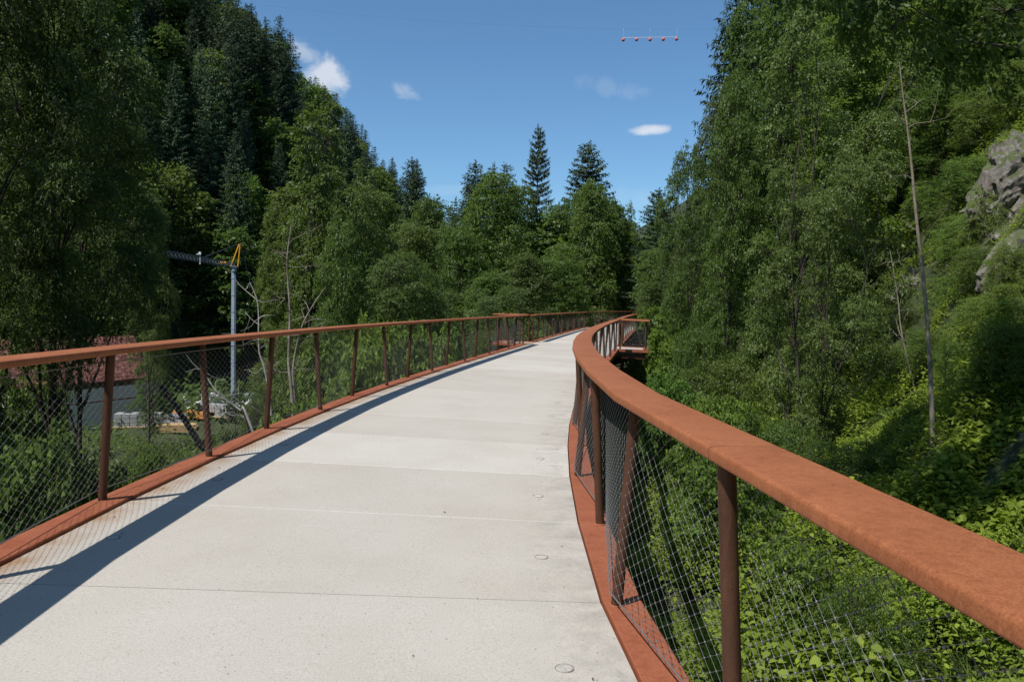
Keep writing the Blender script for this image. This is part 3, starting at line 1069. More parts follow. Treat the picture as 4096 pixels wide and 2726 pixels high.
BUSH = [broadleaf(91 + k, 3.4, 1.9, 0.02, 26, 30, 26, 0.12, 0.085, M['leaf_bush'], M['bark'], 0.03, 'dome', 4, 0.2, 0.36, 0.05, .15, .42, True) for k in range(3)]
SMALLBUSH = [broadleaf(101 + k, 3.2, 1.9, 0.02, 28, 34, 30, 0.078, 0.044, M['leaf'], M['bark'], 0.03, 'dome', 4, 0.25, 0.36, 0.05, .2, .42) for k in range(2)]
FARBUSH = [broadleaf(111 + k, 6.0, 3.4, 0.02, 28, 24, 18, 0.26, 0.17, M['leaf'], M['bark'], 0.05, 'dome', 3, 0.2, 0.6, 0.05, .05, .40) for k in range(2)]

TREES = []


def plant(proto, x, y, h, name, label, cat, group, width=1.0, tint=None, rz=None, leaf_name='crown', stem_name='trunk', zoff=0.0, tilt=None):
    z = gz(x, y) + zoff
    sz = h / proto['H']
    sx = sz * width
    root = empty(name, (x, y, z), label, cat, group, random.uniform(0, 6.28) if rz is None else rz)
    if tilt: root.rotation_euler = (tilt[0], tilt[1], root.rotation_euler.z)
    root.scale = (sx, sx, sz)
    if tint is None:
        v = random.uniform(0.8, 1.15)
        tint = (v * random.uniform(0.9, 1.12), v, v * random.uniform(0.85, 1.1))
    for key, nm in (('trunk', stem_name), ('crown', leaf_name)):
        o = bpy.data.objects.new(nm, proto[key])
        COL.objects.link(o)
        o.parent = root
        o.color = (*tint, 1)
    TREES.append((x, y))
    return root


def plant_px(proto, px, d, top, name, label, cat, group, wpx=None, **kw):
    """stand a tree at distance d in the column px, tall enough to reach the row top"""
    v = ray(px, max(top, 150))
    x, y = v[0] / v[1] * d, d
    zt = height_at(px, top, d)
    h = zt - gz(x, y) - kw.get('zoff', 0)
    width = 1.0
    if wpx:
        wid = wpx / F_PX * d
        width = wid / (2 * proto['R'] * h / proto['H'])
        width = min(1.7, max(0.38, width))
    return plant(proto, x, y, h, name, label, cat, group, width, **kw)


T = 'broadleaf_tree'
# --- near trees at the left, dark against the hillside
G1 = 'tall trees standing at the left edge'
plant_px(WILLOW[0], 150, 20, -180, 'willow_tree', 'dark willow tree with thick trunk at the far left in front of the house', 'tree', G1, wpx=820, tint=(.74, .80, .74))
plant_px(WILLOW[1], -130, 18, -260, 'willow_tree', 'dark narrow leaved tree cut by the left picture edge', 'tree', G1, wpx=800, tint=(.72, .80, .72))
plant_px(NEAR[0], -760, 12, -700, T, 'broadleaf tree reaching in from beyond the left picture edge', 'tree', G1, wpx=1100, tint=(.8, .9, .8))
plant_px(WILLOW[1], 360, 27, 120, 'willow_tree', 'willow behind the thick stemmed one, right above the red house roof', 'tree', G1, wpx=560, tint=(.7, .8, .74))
plant_px(WILLOW[1], 575, 36, 780, 'slender_tree', 'slender dark stemmed tree in front of the crane jib end', 'tree', G1, wpx=150)
# trees behind the viewer's left that throw their shade on the willows
for k, (x, y, h) in enumerate(((-21, 5, 25), (-18, -3.5, 22), (-28, 10, 26))):
    plant((MID[0], MID[2], MID[1])[k % 3], x, y, h, T, 'tall shade tree out of view beside the left end of the bridge', 'tree', 'shade trees left of the bridge')

# --- middle distance left of the railing
G2 = 'trees rising behind the left railing'
plant_px(ASH_SPARSE, 1245, 38, 430, 'ash_tree', 'tall slender tree with dark forked trunk and yellowish top behind left railing', 'tree', G2, wpx=330, tint=(.85, .82, .8))
plant_px(NEAR[2], 1450, 40, 700, T, 'pale green rounded tree rising behind the left railing', 'tree', G2, wpx=420, tint=(1.2, 1.12, 1.1))
plant_px(NEAR[0], 1560, 34, 1010, T, 'low spreading tree right behind the middle of the left railing', 'tree', G2, wpx=420)
plant_px(NEAR[1], 1330, 27, 880, T, 'leafy tree with hanging twigs left of the pale rounded tree', 'tree', G2, wpx=340)
plant_px(NEAR[0], 1175, 46, 820, T, 'grey green tree just right of the crane mast', 'tree', G2, wpx=260)
plant_px(NEAR[2], 1760, 44, 1090, T, 'dense round bushy tree above the far part of left railing', 'tree', G2, wpx=380)
plant_px(ALDER[0], 1930, 46, 1150, T, 'greyish low willow above the left lookout', 'tree', G2, wpx=380)
plant_px(MID[0], 1640, 62, 900, T, 'mid green tree between the pale tree and the wood behind', 'tree', G2, wpx=330)
plant_px(MID[1], 1520, 70, 780, T, 'tall mid green tree peeping over the pale rounded tree', 'tree', G2, wpx=300)

# --- wood in the middle, beyond the bend
G3 = 'wood beyond the bend of the bridge'
for (px, d, top, wpx, pr, lab) in (
        (1990, 80, 690, 330, MIDASH[0], 'largest light green tree in the middle wood, left of the tall open spruce'),
        (2390, 92, 725, 270, MIDASH[1], 'light feathery ash tree in front of the right spruce of the middle wood'),
        (2085, 96, 740, 240, MIDASH[0], 'light green tree crowded against the left side of the tallest open spruce'),
        (2255, 98, 810, 260, MID[0], 'dull green tree filling the gap right of the tallest open spruce'),
        (2300, 104, 780, 220, MID[2], 'tree between the tallest spruce and the light feathery ash'),
        (2440, 98, 800, 240, MID[1], 'tree falling away right of the light feathery ash'),
        (1760, 92, 800, 260, MID[2], 'small crowned tree on the low skyline left of the middle wood'),
        (1850, 76, 900, 300, MID[0], 'dark green tree at the left end of the middle wood'),
        (2210, 74, 980, 300, MIDASH[1], 'light green tree under the tall open spruce'),
        (2110, 64, 1020, 300, MID[1], 'mid green tree low in front of the tallest open spruce'),
        (2190, 66, 1040, 320, MID[2], 'dark broad tree right over the bend of the bridge'),
        (2470, 102, 880, 260, MID[0], 'tree at the right end of the middle wood'),
        (2527, 98, 822, 100, ASH_SPARSE, 'thin see through tree in the sky gap beside the right hillside'),
        (2620, 60, 1130, 200, MID[1], 'dark tree over the far handrail end'),
        (1960, 60, 1090, 300, MID[1], 'shady tree behind the left lookout'),
        (2660, 68, 1000, 240, MID[2], 'tree below the small right hand spruce')):
    plant_px(pr, px, d, top, T if pr not in MIDASH else 'ash_tree', lab, 'tree', G3, wpx=wpx, tint=None if pr not in MIDASH else (.88, .9, .85))
GS = 'spruces on the middle skyline'
for (px, d, top, pr, lab) in (
        (2152, 102, 500, SPRUCE_OPEN, 'tallest open branched spruce in the middle of the skyline'),
        (2362, 112, 565, SPRUCE_OPEN, 'narrow spruce on the skyline right of the tallest one'),
        (1905, 112, 640, SPRUCE[0], 'dense spruce at the left end of the middle skyline group'),
        (1978, 122, 652, SPRUCE[2], 'spruce tip peeping between the dense spruce and light green tree'),
        (2018, 124, 650, SPRUCE[1], 'small spruce tip just left of the tallest spruce'),
        (1648, 118, 628, SPRUCE[0], 'dark twin topped spruce standing alone at the foot of left hill, taller half'),
        (1668, 114, 640, SPRUCE[2], 'dark twin topped spruce standing alone at the foot of left hill, shorter half'),
        (1868, 110, 735, SPRUCE[1], 'short spruce leaning on the dense left spruce of middle group'),
        (1825, 128, 790, SPRUCE[2], 'tiny spruce in the low gap of the skyline'),
        (2638, 92, 752, SPRUCE_OPEN, 'spruce in the sky gap against the right hillside')):
    plant_px(pr, px, d, top, 'spruce_tree', lab, 'tree', GS, wpx=(230 if px in (2152,) else None))

# --- right side
G4 = 'trees on the slope right of the bridge'
for (px, d, top, wpx, pr, nm, lab, tn) in (
        (3200, 25, 120, 560, ALDER[0], 'alder_tree', 'big many stemmed tree with small grey green leaves right of the bridge', (1.0, 1.05, .9)),
        (3260, 21, 640, 420, ALDER[1], 'alder_tree', 'dark stemmed leaning tree in front of the big many stemmed one', (.95, 1.0, .85)),
        (2930, 30, 300, 330, NEAR[1], 'alder_tree', 'tree on the right skyline below the two small clouds', (1.0, 1.05, .9)),
        (2790, 42, 960, 200, NEAR[0], T, 'tree at the left foot of the right hillside', None),
        (2800, 38, 600, 150, NEAR[2], T, 'loose crowned tree in the sky gap edge above the right lookout', (1.0, 1.05, .95)),
        (2905, 44, 430, 230, ALDER[1], T, 'small leaved tree on the right skyline below the dark spruces', None),
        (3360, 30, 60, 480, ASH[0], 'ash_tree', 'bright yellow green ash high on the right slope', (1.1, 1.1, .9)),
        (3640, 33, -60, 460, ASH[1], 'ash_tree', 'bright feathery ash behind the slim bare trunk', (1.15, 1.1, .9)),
        (3450, 30, 620, 300, NEAR[2], T, 'layered dark green tree left of the slim trunk', (.9, .95, .9)),
        (3760, 30, 300, 420, NEAR[0], T, 'tree on the slope left of the pale rock', (.95, 1, .9)),
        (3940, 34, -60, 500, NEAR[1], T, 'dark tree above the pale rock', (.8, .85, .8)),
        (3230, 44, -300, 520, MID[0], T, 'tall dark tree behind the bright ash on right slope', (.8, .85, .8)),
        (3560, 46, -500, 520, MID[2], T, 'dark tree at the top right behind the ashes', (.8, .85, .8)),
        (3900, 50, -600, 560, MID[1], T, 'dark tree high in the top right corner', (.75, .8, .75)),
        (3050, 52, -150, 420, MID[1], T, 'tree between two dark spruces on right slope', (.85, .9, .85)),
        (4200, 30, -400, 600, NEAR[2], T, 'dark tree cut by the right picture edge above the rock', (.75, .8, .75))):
    plant_px(pr, px, d, top, nm, lab, 'tree', G4, wpx=wpx, tint=tn)
for (px, d, top, lab) in ((2950, 56, -60, 'dark spruce rising out of the picture at the right skyline'), (3120, 60, -260, 'dark spruce behind the big many stemmed tree'),
                          (2985, 70, 40, 'dark spruce half hidden on the right skyline'), (3420, 62, -500, 'dark spruce behind the bright ash on the right'),
                          (3300, 74, -420, 'far dark spruce high on the right slope')):
    plant_px(SPRUCE[0] if px % 2 else SPRUCE[1], px, d, top, 'spruce_tree', lab, 'tree', 'spruces on the right slope')
# overhanging tree, its stem out of view at the right, that shades the gully
plant(NEAR[2], 10.8, 8.6, 12, T, 'leaning tree overhanging the gully with its stem out of view at the right', 'tree', 'overhanging trees on the right', 0.72, (.85, .9, .85), rz=0.0, tilt=(-0.20, -0.72))


def bare_stem(name, label, pts_px, d, r0, r1, mat, group, twn=10, seed=0, twl=1.2):
    """a nearly leafless stem followed through the picture at its own distance"""
    rs = np.random.default_rng(seed)
    if d is None: d = ground_hit(*pts_px[0])[1]
    P_ = []
    for (px, py) in pts_px:
        v = ray(px, py)
        P_.append(Vector((v[0] / v[1] * d, d, height_at(px, py, d))))
    base = P_[0].copy()
    dn = (P_[0] - P_[1]).normalized()
    for _ in range(40):
        if base.z <= gz(base.x, base.y) - 0.25: break
        base += (dn * 0.6 + Vector((0, 0, -0.4))).normalized() * 0.12
    P_ = [base] + P_
    root = empty(name, base, label, 'tree', group)
    mb = MB()
    n = len(P_)
    fine_ = []
    for i in range(n - 1):
        for k in range(4):
            q0, q1, q2, q3 = P_[max(i - 1, 0)], P_[i], P_[i + 1], P_[min(i + 2, n - 1)]
            t = k / 4.0
            fine_.append(0.5 * ((2 * q1) + (q2 - q0) * t + (2 * q0 - 5 * q1 + 4 * q2 - q3) * t * t + (3 * q1 - q0 - 3 * q2 + q3) * t ** 3))
    fine_.append(P_[-1])
    mb.tube([p - base for p in fine_], list(np.linspace(r0, r1, len(fine_))), 8, False)
    for k in range(twn):
        t = rs.uniform(0.35, 0.97) * (n - 1)
        i = min(int(t), n - 2)
        a = P_[i].lerp(P_[i + 1], t - i)
        dr = Vector((rs.normal(0, 1), rs.normal(0, .6), rs.uniform(-.2, 1.0))).normalized() * twl * rs.uniform(.4, 1.2)
        cp = curve_pts(a - base, a - base + dr, 5, 0.12, rs)
        mb.tube(cp, [r1 * .9 + .003, .009, .007, .005, .003], 4, False)
        for _ in range(2):
            c2 = cp[2] + rs.normal(0, .35, 3) * twl
            mb.tube(curve_pts(cp[2], c2, 4, .1, rs), [.006, .005, .003, .002], 3, False)
    mb.build('trunk', mat, root, True)
    return root


bare_stem('slim_tree', 'slim pale straight trunk rising from the slope at the right', [(3730, 1750), (3722, 1500), (3702, 1200), (3668, 900), (3640, 600), (3612, 380), (3598, 250)], None, 0.060, 0.007, M['bark_pale'], 'bare stems', 7, 3, 0.9)
bare_stem('thin_tree', 'thin curved bare stem beside the slim pale trunk', [(3670, 1600), (3610, 1350), (3590, 1180), (3560, 1000)], None, 0.03, 0.008, M['bark_pale'], 'bare stems', 6, 4, 0.8)
bare_stem('bare_tree', 'pale forked bare stems rising behind the left railing, left one', [(1172, 1640), (1155, 1450), (1160, 1250), (1148, 1050), (1165, 900)], 19, 0.055, 0.010, M['bark_pale'], 'bare stems', 8, 5, 0.9)
bare_stem('bare_tree', 'pale forked bare stems rising behind the left railing, right one', [(1180, 1640), (1172, 1480), (1200, 1330), (1240, 1240), (1300, 1150)], 19.2, 0.045, 0.008, M['bark_pale'], 'bare stems', 6, 6, 0.8)
bare_stem('bare_tree', 'thin bare stem beside the crane mast', [(1090, 1700), (1060, 1480), (1036, 1400), (1032, 1220), (1000, 1130)], 17, 0.035, 0.008, M['bark_dead'], 'bare stems', 8, 7, 0.8)
bare_stem('fallen_branch', 'grey leaning bare branch low behind the left railing', [(1010, 1720), (960, 1640), (880, 1580), (820, 1500)], 14, 0.03, 0.006, M['bark_dead'], 'bare stems', 9, 8, 0.7)
bare_stem('leaning_trunk', 'dark leaning trunk low behind the second railing post', [(880, 1900), (790, 1760), (700, 1620), (640, 1540)], 20, 0.12, 0.05, M['bark'], 'bare stems', 6, 9, 0.9)
bare_stem('leaning_trunk', 'dark leaning trunk above the right handrail, right one of two', [(3405, 1600), (3330, 1440), (3250, 1230), (3190, 1000), (3175, 760), (3200, 560)], None, 0.13, 0.02, M['bark'], 'bare stems', 10, 10, 1.0)
bare_stem('leaning_trunk', 'dark leaning trunk above the right handrail, left one of two', [(3280, 1560), (3225, 1360), (3170, 1200), (3120, 980), (3100, 800)], None, 0.11, 0.02, M['bark'], 'bare stems', 10, 11, 1.0)

# --- bushes
G5 = 'bushes below the left railing'
for k, (px, d, top, wpx, pr, tn, lab) in enumerate((
        (1560, 23, 1318, 330, BUSH[0], (1.15, 1.1, 1.0), 'bright green hazel bush behind the middle of the left railing'),
        (1690, 28, 1326, 280, BUSH[1], (1.1, 1.1, 1.0), 'bright leafy bush right of the hazel behind left railing'),
        (1420, 20, 1390, 300, BUSH[2], (1.05, 1.05, 1.0), 'green bush left of the hazel behind left railing'),
        (1270, 17, 1590, 250, BUSH[1], (1.0, 1.0, 1.0), 'low broad leaved bush just right of the pale bare stems behind left railing'),
        (1820, 35, 1322, 260, BUSH[0], (1.0, 1.05, 1.0), 'bush behind the far part of the left railing'),
        (1930, 44, 1305, 240, SMALLBUSH[0], None, 'bush just before the left lookout'),
        (1150, 22, 1540, 250, SMALLBUSH[1], None, 'dark small leaved bush round the pale bare stems'),
        (930, 18, 1800, 300, SMALLBUSH[0], None, 'bush low between second and third railing post'),
        (700, 18, 1830, 360, SMALLBUSH[1], None, 'bush low between first and second railing post'),
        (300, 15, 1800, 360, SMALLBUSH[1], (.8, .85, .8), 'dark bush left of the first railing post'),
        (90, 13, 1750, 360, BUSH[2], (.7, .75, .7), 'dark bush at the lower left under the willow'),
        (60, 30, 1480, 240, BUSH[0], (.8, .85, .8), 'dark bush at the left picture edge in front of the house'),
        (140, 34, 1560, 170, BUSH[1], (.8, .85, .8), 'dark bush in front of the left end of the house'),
        (620, 26, 1820, 200, BUSH[0], (.9, .95, .9), 'leafy bush in front of the stone blocks'),
        (790, 24, 1860, 220, BUSH[2], (.9, .95, .9), 'leafy bush just left of the second railing post'),
        (600, 34, 1780, 200, SMALLBUSH[0], None, 'bush in front of the building materials'),
        (1010, 34, 1600, 160, SMALLBUSH[1], None, 'bush at the foot of the crane mast'),
        (590, 50, 1400, 170, NEAR[0], (.9, 1, .9), 'small tree right beside the red house roof'),
        (2080, 46, 1290, 260, BUSH[2], None, 'bush behind the left lookout'))):
    plant_px(pr, px, d, top, 'bush' if pr is not NEAR[0] else T, lab, 'bush' if pr is not NEAR[0] else 'tree', G5, wpx=wpx, tint=tn, leaf_name='foliage', stem_name='stem')
G6 = 'bushes right of the bridge'
for k, (px, d, top, wpx, pr, tn, lab) in enumerate((
        (2700, 52, 1230, 260, FARBUSH[0], (1.2, 1.2, 1.0), 'bright bush at the far right end of the bridge'),
        (2690, 40, 1330, 230, BUSH[0], (1.2, 1.2, 1.0), 'bright green bush beside the right lookout'),
        (2790, 33, 1290, 300, SMALLBUSH[0], None, 'bush right of the bright one beside the right lookout'),
        (2650, 24, 1510, 280, BUSH[1], (.85, 1.0, 1.0), 'bluish green bush under the right lookout'),
        (2860, 27, 1420, 330, SMALLBUSH[1], None, 'bush under the big many stemmed tree'),
        (2800, 19, 1600, 330, BUSH[2], (1.1, 1.1, .95), 'leafy bush just above the curve of the right handrail'),
        (3010, 19, 1640, 340, SMALLBUSH[0], (1.0, 1.05, .9), 'bush above the right handrail at the leaning dark trunks'),
        (3200, 18, 1700, 330, SMALLBUSH[1], (1.0, 1.05, .9), 'dense small leaved bush above the middle of right handrail'),
        (3420, 17, 1760, 330, SMALLBUSH[0], (.9, .95, .85), 'shaded bush above the right handrail, left of the slim pale trunk'),
        (3600, 19, 1640, 260, SMALLBUSH[1], (.9, .95, .85), 'bush at the foot of the slim pale trunk'),
        (3560, 25, 1250, 260, SMALLBUSH[1], None, 'bush on the slope left of the grey rock patch'),
        (3850, 24, 1420, 240, SMALLBUSH[0], (1.1, 1.1, .9), 'bush on the bright grass slope'),
        (4020, 22, 1050, 240, SMALLBUSH[1], (1.1, 1.1, .9), 'bush hanging below the pale rock'),
        (4060, 13, 2040, 330, BUSH[0], (1.25, 1.25, 1.0), 'bright yellow green bush at the right edge just above the handrail'),
        (2900, 15, 1850, 330, BUSH[1], (1.0, 1.05, .9), 'bush behind the nearest stretch of wire net'),
        (3500, 9.5, 2330, 420, SMALLBUSH[0], (1.1, 1.1, .95), 'low small leaved bush seen through the nearest wire net'),
        (3250, 11.5, 2180, 380, BUSH[2], (1.15, 1.12, 1.0), 'low broad leaved bush seen through the nearest wire net'),
        (3100, 40, 900, 300, FARBUSH[1], (.8, .9, .8), 'dark bush deep behind the many stemmed tree'))):
    plant_px(pr, px, d, top, 'bush', lab, 'bush', G6, wpx=wpx, tint=tn, leaf_name='foliage', stem_name='stem')

for k, (px, py, hh, pr) in enumerate(((3480, 1180, 1.5, 0), (3560, 1000, 1.8, 1), (3620, 1340, 1.3, 0), (3700, 900, 2.0, 1), (3780, 1250, 1.4, 1), (3820, 1040, 1.7, 0), (3880, 1380, 1.5, 0), (3930, 1180, 1.6, 1), (3990, 1330, 1.5, 0),
                                      (3960, 980, 1.9, 1), (4060, 1180, 1.6, 0), (3720, 1500, 1.4, 1), (3830, 1570, 1.5, 0), (3980, 1560, 1.6, 1), (3430, 1380, 1.5, 1), (4080, 1420, 1.6, 0), (3860, 820, 2.2, 1), (3940, 560, 2.4, 0), (4060, 470, 2.4, 1))):
    x, y, z = ground_hit(px, py)
    v = random.uniform(1.1, 1.6)
    plant(SMALLBUSH[pr], x, y, hh * .72, 'bush', 'small leafy bush dotted over the steep grassy bank on the right', 'bush', 'bushes dotted over the right bank', random.uniform(.8, 1.1), (v * random.uniform(.95, 1.15), v, v * .9), leaf_name='foliage', stem_name='stem')
# ------------------------------------------------------------------ woods filling the slopes
def scatter(n, xr, yr, ok, mind, seed):
    rs = np.random.default_rng(seed)
    out = []
    tries = 0
    while len(out) < n and tries < n * 60:
        tries += 1
        x, y = rs.uniform(*xr), rs.uniform(*yr)
        if not ok(x, y): continue
        if any((x - a) ** 2 + (y - b) ** 2 < mind ** 2 for a, b in out): continue
        out.append((x, y))
    return out


def col_of(x, y):
    return CX + x / y * F_PX if y > 1 else -9999


SKYLINE = [(-2000, -1500), (800, -300), (930, 0), (1100, 60), (1150, 100), (1200, 300), (1330, 380), (1480, 545), (1560, 640), (1600, 690), (1700, 790), (1800, 850), (1880, 770), (2000, 740), (2100, 760), (2300, 800), (2450, 850), (2540, 950), (2640, 950), (2700, 700), (2850, 200), (2950, 40), (3100, -400), (6000, -1500)]
SKX, SKY = [a for a, b in SKYLINE], [b for a, b in SKYLINE]


def cap_height(x, y, h):
    """no wood tree may stand above the outline of the hills"""
    px = col_of(x, y)
    zt = height_at(px, float(np.interp(px, SKX, SKY)), y)
    return min(h, zt - gz(x, y))


for k, px in enumerate((905, 950, 1005, 1060, 1120, 1160, 1205, 1262, 1300, 1345, 1385, 1425, 1462, 1500, 1532, 1570, 1600)):
    d = float(np.interp(px, [900, 1150, 1250, 1620], [104, 118, 140, 158])) + random.uniform(-5, 5)
    top = float(np.interp(px, SKX, SKY)) + random.uniform(-30, 35)
    v = random.uniform(.8, 1.1)
    plant_px(SPRUCE_FAR[k % 3], px, d, top, 'spruce_tree', 'dark spruce standing on the sloping sky line of the left hillside', 'tree', 'spruces on the sky line of the left hillside', tint=(v, v, v))
WHERE_L = lambda t: 'low on' if t < 6 else ('halfway up' if t < 28 else 'high on')
cranexy = spot(936, 70)
cnt = 0
pts = scatter(230, (-95, 5), (72, 190), lambda x, y: x < 0.25 * (y - 100) - 2 and 300 < col_of(x, y) < 1800 and gz(x, y) > -6.6 and math.hypot(x - cranexy[0], y - cranexy[1]) > 8, 4.3, 5)
pts += scatter(60, (-75, -38), (24, 75), lambda x, y: gz(x, y) > -5, 4.6, 6)
pts.sort(key=lambda p: p[1])
for (x, y) in pts:
    rsx = random.random()
    z = gz(x, y)
    conif = rsx < (0.28 if z < 4 else 0.6)
    h = random.uniform(17, 25) if conif else random.uniform(12, 18)
    h = cap_height(x, y, h)
    if h < 5: continue
    px = col_of(x, y)
    side_ = 'left part of the' if px < 900 else 'right part of the'
    if conif:
        pale = random.random() < .3
        tn = (random.uniform(1.2, 1.5),) * 3 if pale else (random.uniform(.8, 1.05),) * 3
        plant(random.choice(SPRUCE_FAR), x, y, h, 'spruce_tree', '%s spruce %s the %s wooded hillside on the left' % ('greyish' if pale else 'dark', WHERE_L(z), side_), 'tree', 'spruces on the left hillside', 1.0, tn)
    else:
        br = random.random() < .35
        v = random.uniform(.95, 1.15) if br else random.uniform(.74, 1.0)
        plant(random.choice(FAR), x, y, h, T, '%s broadleaf tree %s the %s wooded hillside on the left' % ('fresh green' if br else 'dull green', WHERE_L(z), side_), 'tree', 'broadleaf trees on the left hillside', random.uniform(.9, 1.15), (v * random.uniform(.9, 1.15), v, v * .95))
    cnt += 1
# behind the middle wood
pts = scatter(70, (-30, 60), (92, 190), lambda x, y: 1500 < col_of(x, y) < 2750 and x > 0.25 * (y - 100) - 22 and (y > 135 or abs(x - np.interp(y, Y_, X_)) > 7), 5.0, 9)
for (x, y) in pts:
    h = cap_height(x, y, random.uniform(14, 22))
    if h < 4: continue
    v = random.uniform(.75, 1.15)
    plant(random.choice(FAR), x, y, h, T, 'tree in the dense wood closing the valley behind the bend', 'tree', 'trees closing the valley', random.uniform(.9, 1.2), (v, v, v))
# under storey of the middle wood
pts = scatter(44, (-34, 40), (48, 92), lambda x, y: (1150 if y > 74 else 1420) < col_of(x, y) < 2720 and abs(x - np.interp(y, Y_, X_)) > 7.6, 4.0, 12)
for (x, y) in pts:
    px = col_of(x, y)
    h = min(random.uniform(4, 9), height_at(px, random.uniform(980, 1180), y) - gz(x, y))
    if h < 2.0: continue
    v = random.uniform(.7, 1.15)
    plant(random.choice(FARBUSH), x, y, h, 'bush', 'leafy bush in the under storey of the middle wood', 'bush', 'under storey bushes of the middle wood', random.uniform(.9, 1.2), (v * 1.05, v, v * .95), leaf_name='foliage', stem_name='stem')
# right hillside
pts = scatter(85, (8, 75), (26, 120), lambda x, y: 2720 < col_of(x, y) < 5200 and (x - np.interp(y, Y_, X_)) > 10.5 + max(0, 32 - y) * .5, 4.4, 15)
for (x, y) in pts:
    con = random.random() < .3
    h = cap_height(x, y, random.uniform(14, 20) if con else random.uniform(9, 15))
    if h < 4: continue
    v = random.uniform(.7, 1.05)
    px = col_of(x, y)
    wh = 'near the sky edge of' if px < 3000 else ('in the middle of' if px < 3600 else 'at the far right of')
    if con:
        plant(random.choice(SPRUCE_FAR), x, y, h, 'spruce_tree', 'dark spruce %s the steep wooded slope on the right' % wh, 'tree', 'spruces on the right slope', 1.0, (v, v, v))
    else:
        plant(random.choice(NEAR if y < 62 else MID), x, y, h, T, 'broadleaf tree %s the steep wooded slope on the right' % wh, 'tree', 'wood on the right slope', random.uniform(.9, 1.15), (v * 1.05, v, v * .9))
print('trees', len(TREES))


# ------------------------------------------------------------------ ground cover (nobody could count it)
def cover(name, label, cat, n, area, ll, lw, mat, seed, bumpy=0.35, up=0.8, tint=(1, 1, 1), blade=False, keep=None, cl=0.6):
    rs = np.random.default_rng(seed)
    (x0, x1), (y0, y1) = area
    m_ = int(n * 2.2)
    x = rs.uniform(x0, x1, m_); y = y0 + (y1 - y0) * rs.uniform(0, 1, m_) ** 1.35
    if keep is not None:
        kp = keep(x, y); x, y = x[kp], y[kp]
    x, y = x[:n], y[:n]
    k = len(x)
    hm = bumpy * np.clip(0.5 + 0.5 * np.sin(x * 2.1 + 2 * np.sin(y * 1.3)) + 0.5 * np.sin(y * 2.7 + 1.5 * np.sin(x * 1.9)), 0.05, 1.6)
    z = ground_np(x, y) + hm * rs.uniform(0.25, 1.0, k) ** 0.5 - 0.02
    pos = np.stack([x, y, z], -1)
    if blade:
        pos[:, 2] = ground_np(x, y) - 0.03
        cz = 0.6 * np.sin(x * 3.1 + 2 * np.sin(y * 2.2)); axis = np.stack([rs.normal(-.2, .6, k) + cz, rs.normal(-.2, .6, k) + 0.6 * np.cos(y * 3.3 + x), np.ones(k) * .75], -1)
        nrm = rs.normal(0, 1, (k, 3))
    else:
        a = rs.uniform(0, 6.28, k)
        axis = np.stack([np.cos(a), np.sin(a), rs.normal(-.1, .3, k)], -1)
        nrm = np.array([0, 0, up])[None] + rs.normal(0, .4, (k, 3))
    s = rs.uniform(.6, 1.3, k)
    me = leaf_obj_mesh(name, pos, axis, nrm, ll * s, lw * s, mat, 0.25, full=not blade)
    o = bpy.data.objects.new(name, me)
    COL.objects.link(o)
    o.color = (*tint, 1)
    return tag(o, label, cat, kind='stuff')


def off_of(x, y):
    return (x - np.interp(y, Y_, X_)) * np.cos(np.interp(y, Y_, th_))


cover('ground_cover', 'bright leafy ground cover under and right of the bridge', 'ground cover', 190000, ((0, 14), (-2, 34)), 0.085, 0.050, M['leaf_bush'], 201, 0.85, keep=lambda x, y: (off_of(x, y) > 0.8) & (off_of(x, y) < 10.0), tint=(1.75, 1.55, 1.05))
cover('slope_plants', 'low leafy plants between the grass on the steep right slope', 'plants', 150000, ((4, 26), (9, 44)), 0.075, 0.045, M['leaf_bush'], 206, 0.55, keep=lambda x, y: (off_of(x, y) > 7.2) & (off_of(x, y) < 20) & (np.sin(x * 1.1 + 1.7 * np.sin(y * .7)) + np.sin(y * 1.3 + x * .4) > -0.9), tint=(1.6, 1.45, 1.05))
cover('broad_leaved_plants', 'large leaved bright plants under the nearest stretch of the right railing', 'plants', 42000, ((1.5, 10), (3, 15)), 0.125, 0.095, M['leaf_bush'], 207, 1.0, keep=lambda x, y: (off_of(x, y) > 1.5) & (off_of(x, y) < 10) & (x > 0.30 * y) & (np.sin(x * 2.3 + 1.9 * np.sin(y * 1.1)) + np.sin(y * 1.9 + x * .8) > -0.3), tint=(1.65, 1.45, 1.0))
cover('tall_grass', 'tall light grass among the plants under the right railing', 'grass', 16000, ((1.5, 11), (3, 20)), 0.5, 0.016, M['grass'], 208, keep=lambda x, y: (off_of(x, y) > 2) & (off_of(x, y) < 11) & (np.sin(x * 1.3 + 2 * np.sin(y * .9)) > 0.1), blade=True)
cover('undergrowth', 'small leaved undergrowth on the bank left of the bridge', 'undergrowth', 120000, ((-22, 2), (2, 62)), 0.12, 0.075, M['leaf'], 202, 0.8, keep=lambda x, y: (off_of(x, y) < -1.5) & (off_of(x, y) > -19), tint=(.95, 1, .9))
cover('grass', 'bright yellow green grass on the steep right slope', 'grass', 60000, ((4, 26), (9, 44)), 0.26, 0.020, M['grass'], 203, tint=(1.5, 1.35, 1.0), keep=lambda x, y: (off_of(x, y) > 7.8) & (off_of(x, y) < 18), blade=True)
cover('meadow', 'rough meadow and weeds round the house and building site', 'meadow', 60000, ((-48, -14), (26, 78)), 0.20, 0.11, M['leaf'], 209, 0.7, keep=lambda x, y: (off_of(x, y) < -17) & ~((np.abs(x + 23) < 5) & (np.abs(y - 61) < 6)), tint=(1.1, 1.05, .9))
cover('undergrowth', 'leafy undergrowth filling the floor of the left hillside wood', 'undergrowth', 70000, ((-95, 45), (62, 185)), 0.55, 0.36, M['leaf'], 204, 1.6, keep=lambda x, y: (off_of(x, y) < -5) & (ground_np(x, y) < 60), tint=(.8, .85, .8))
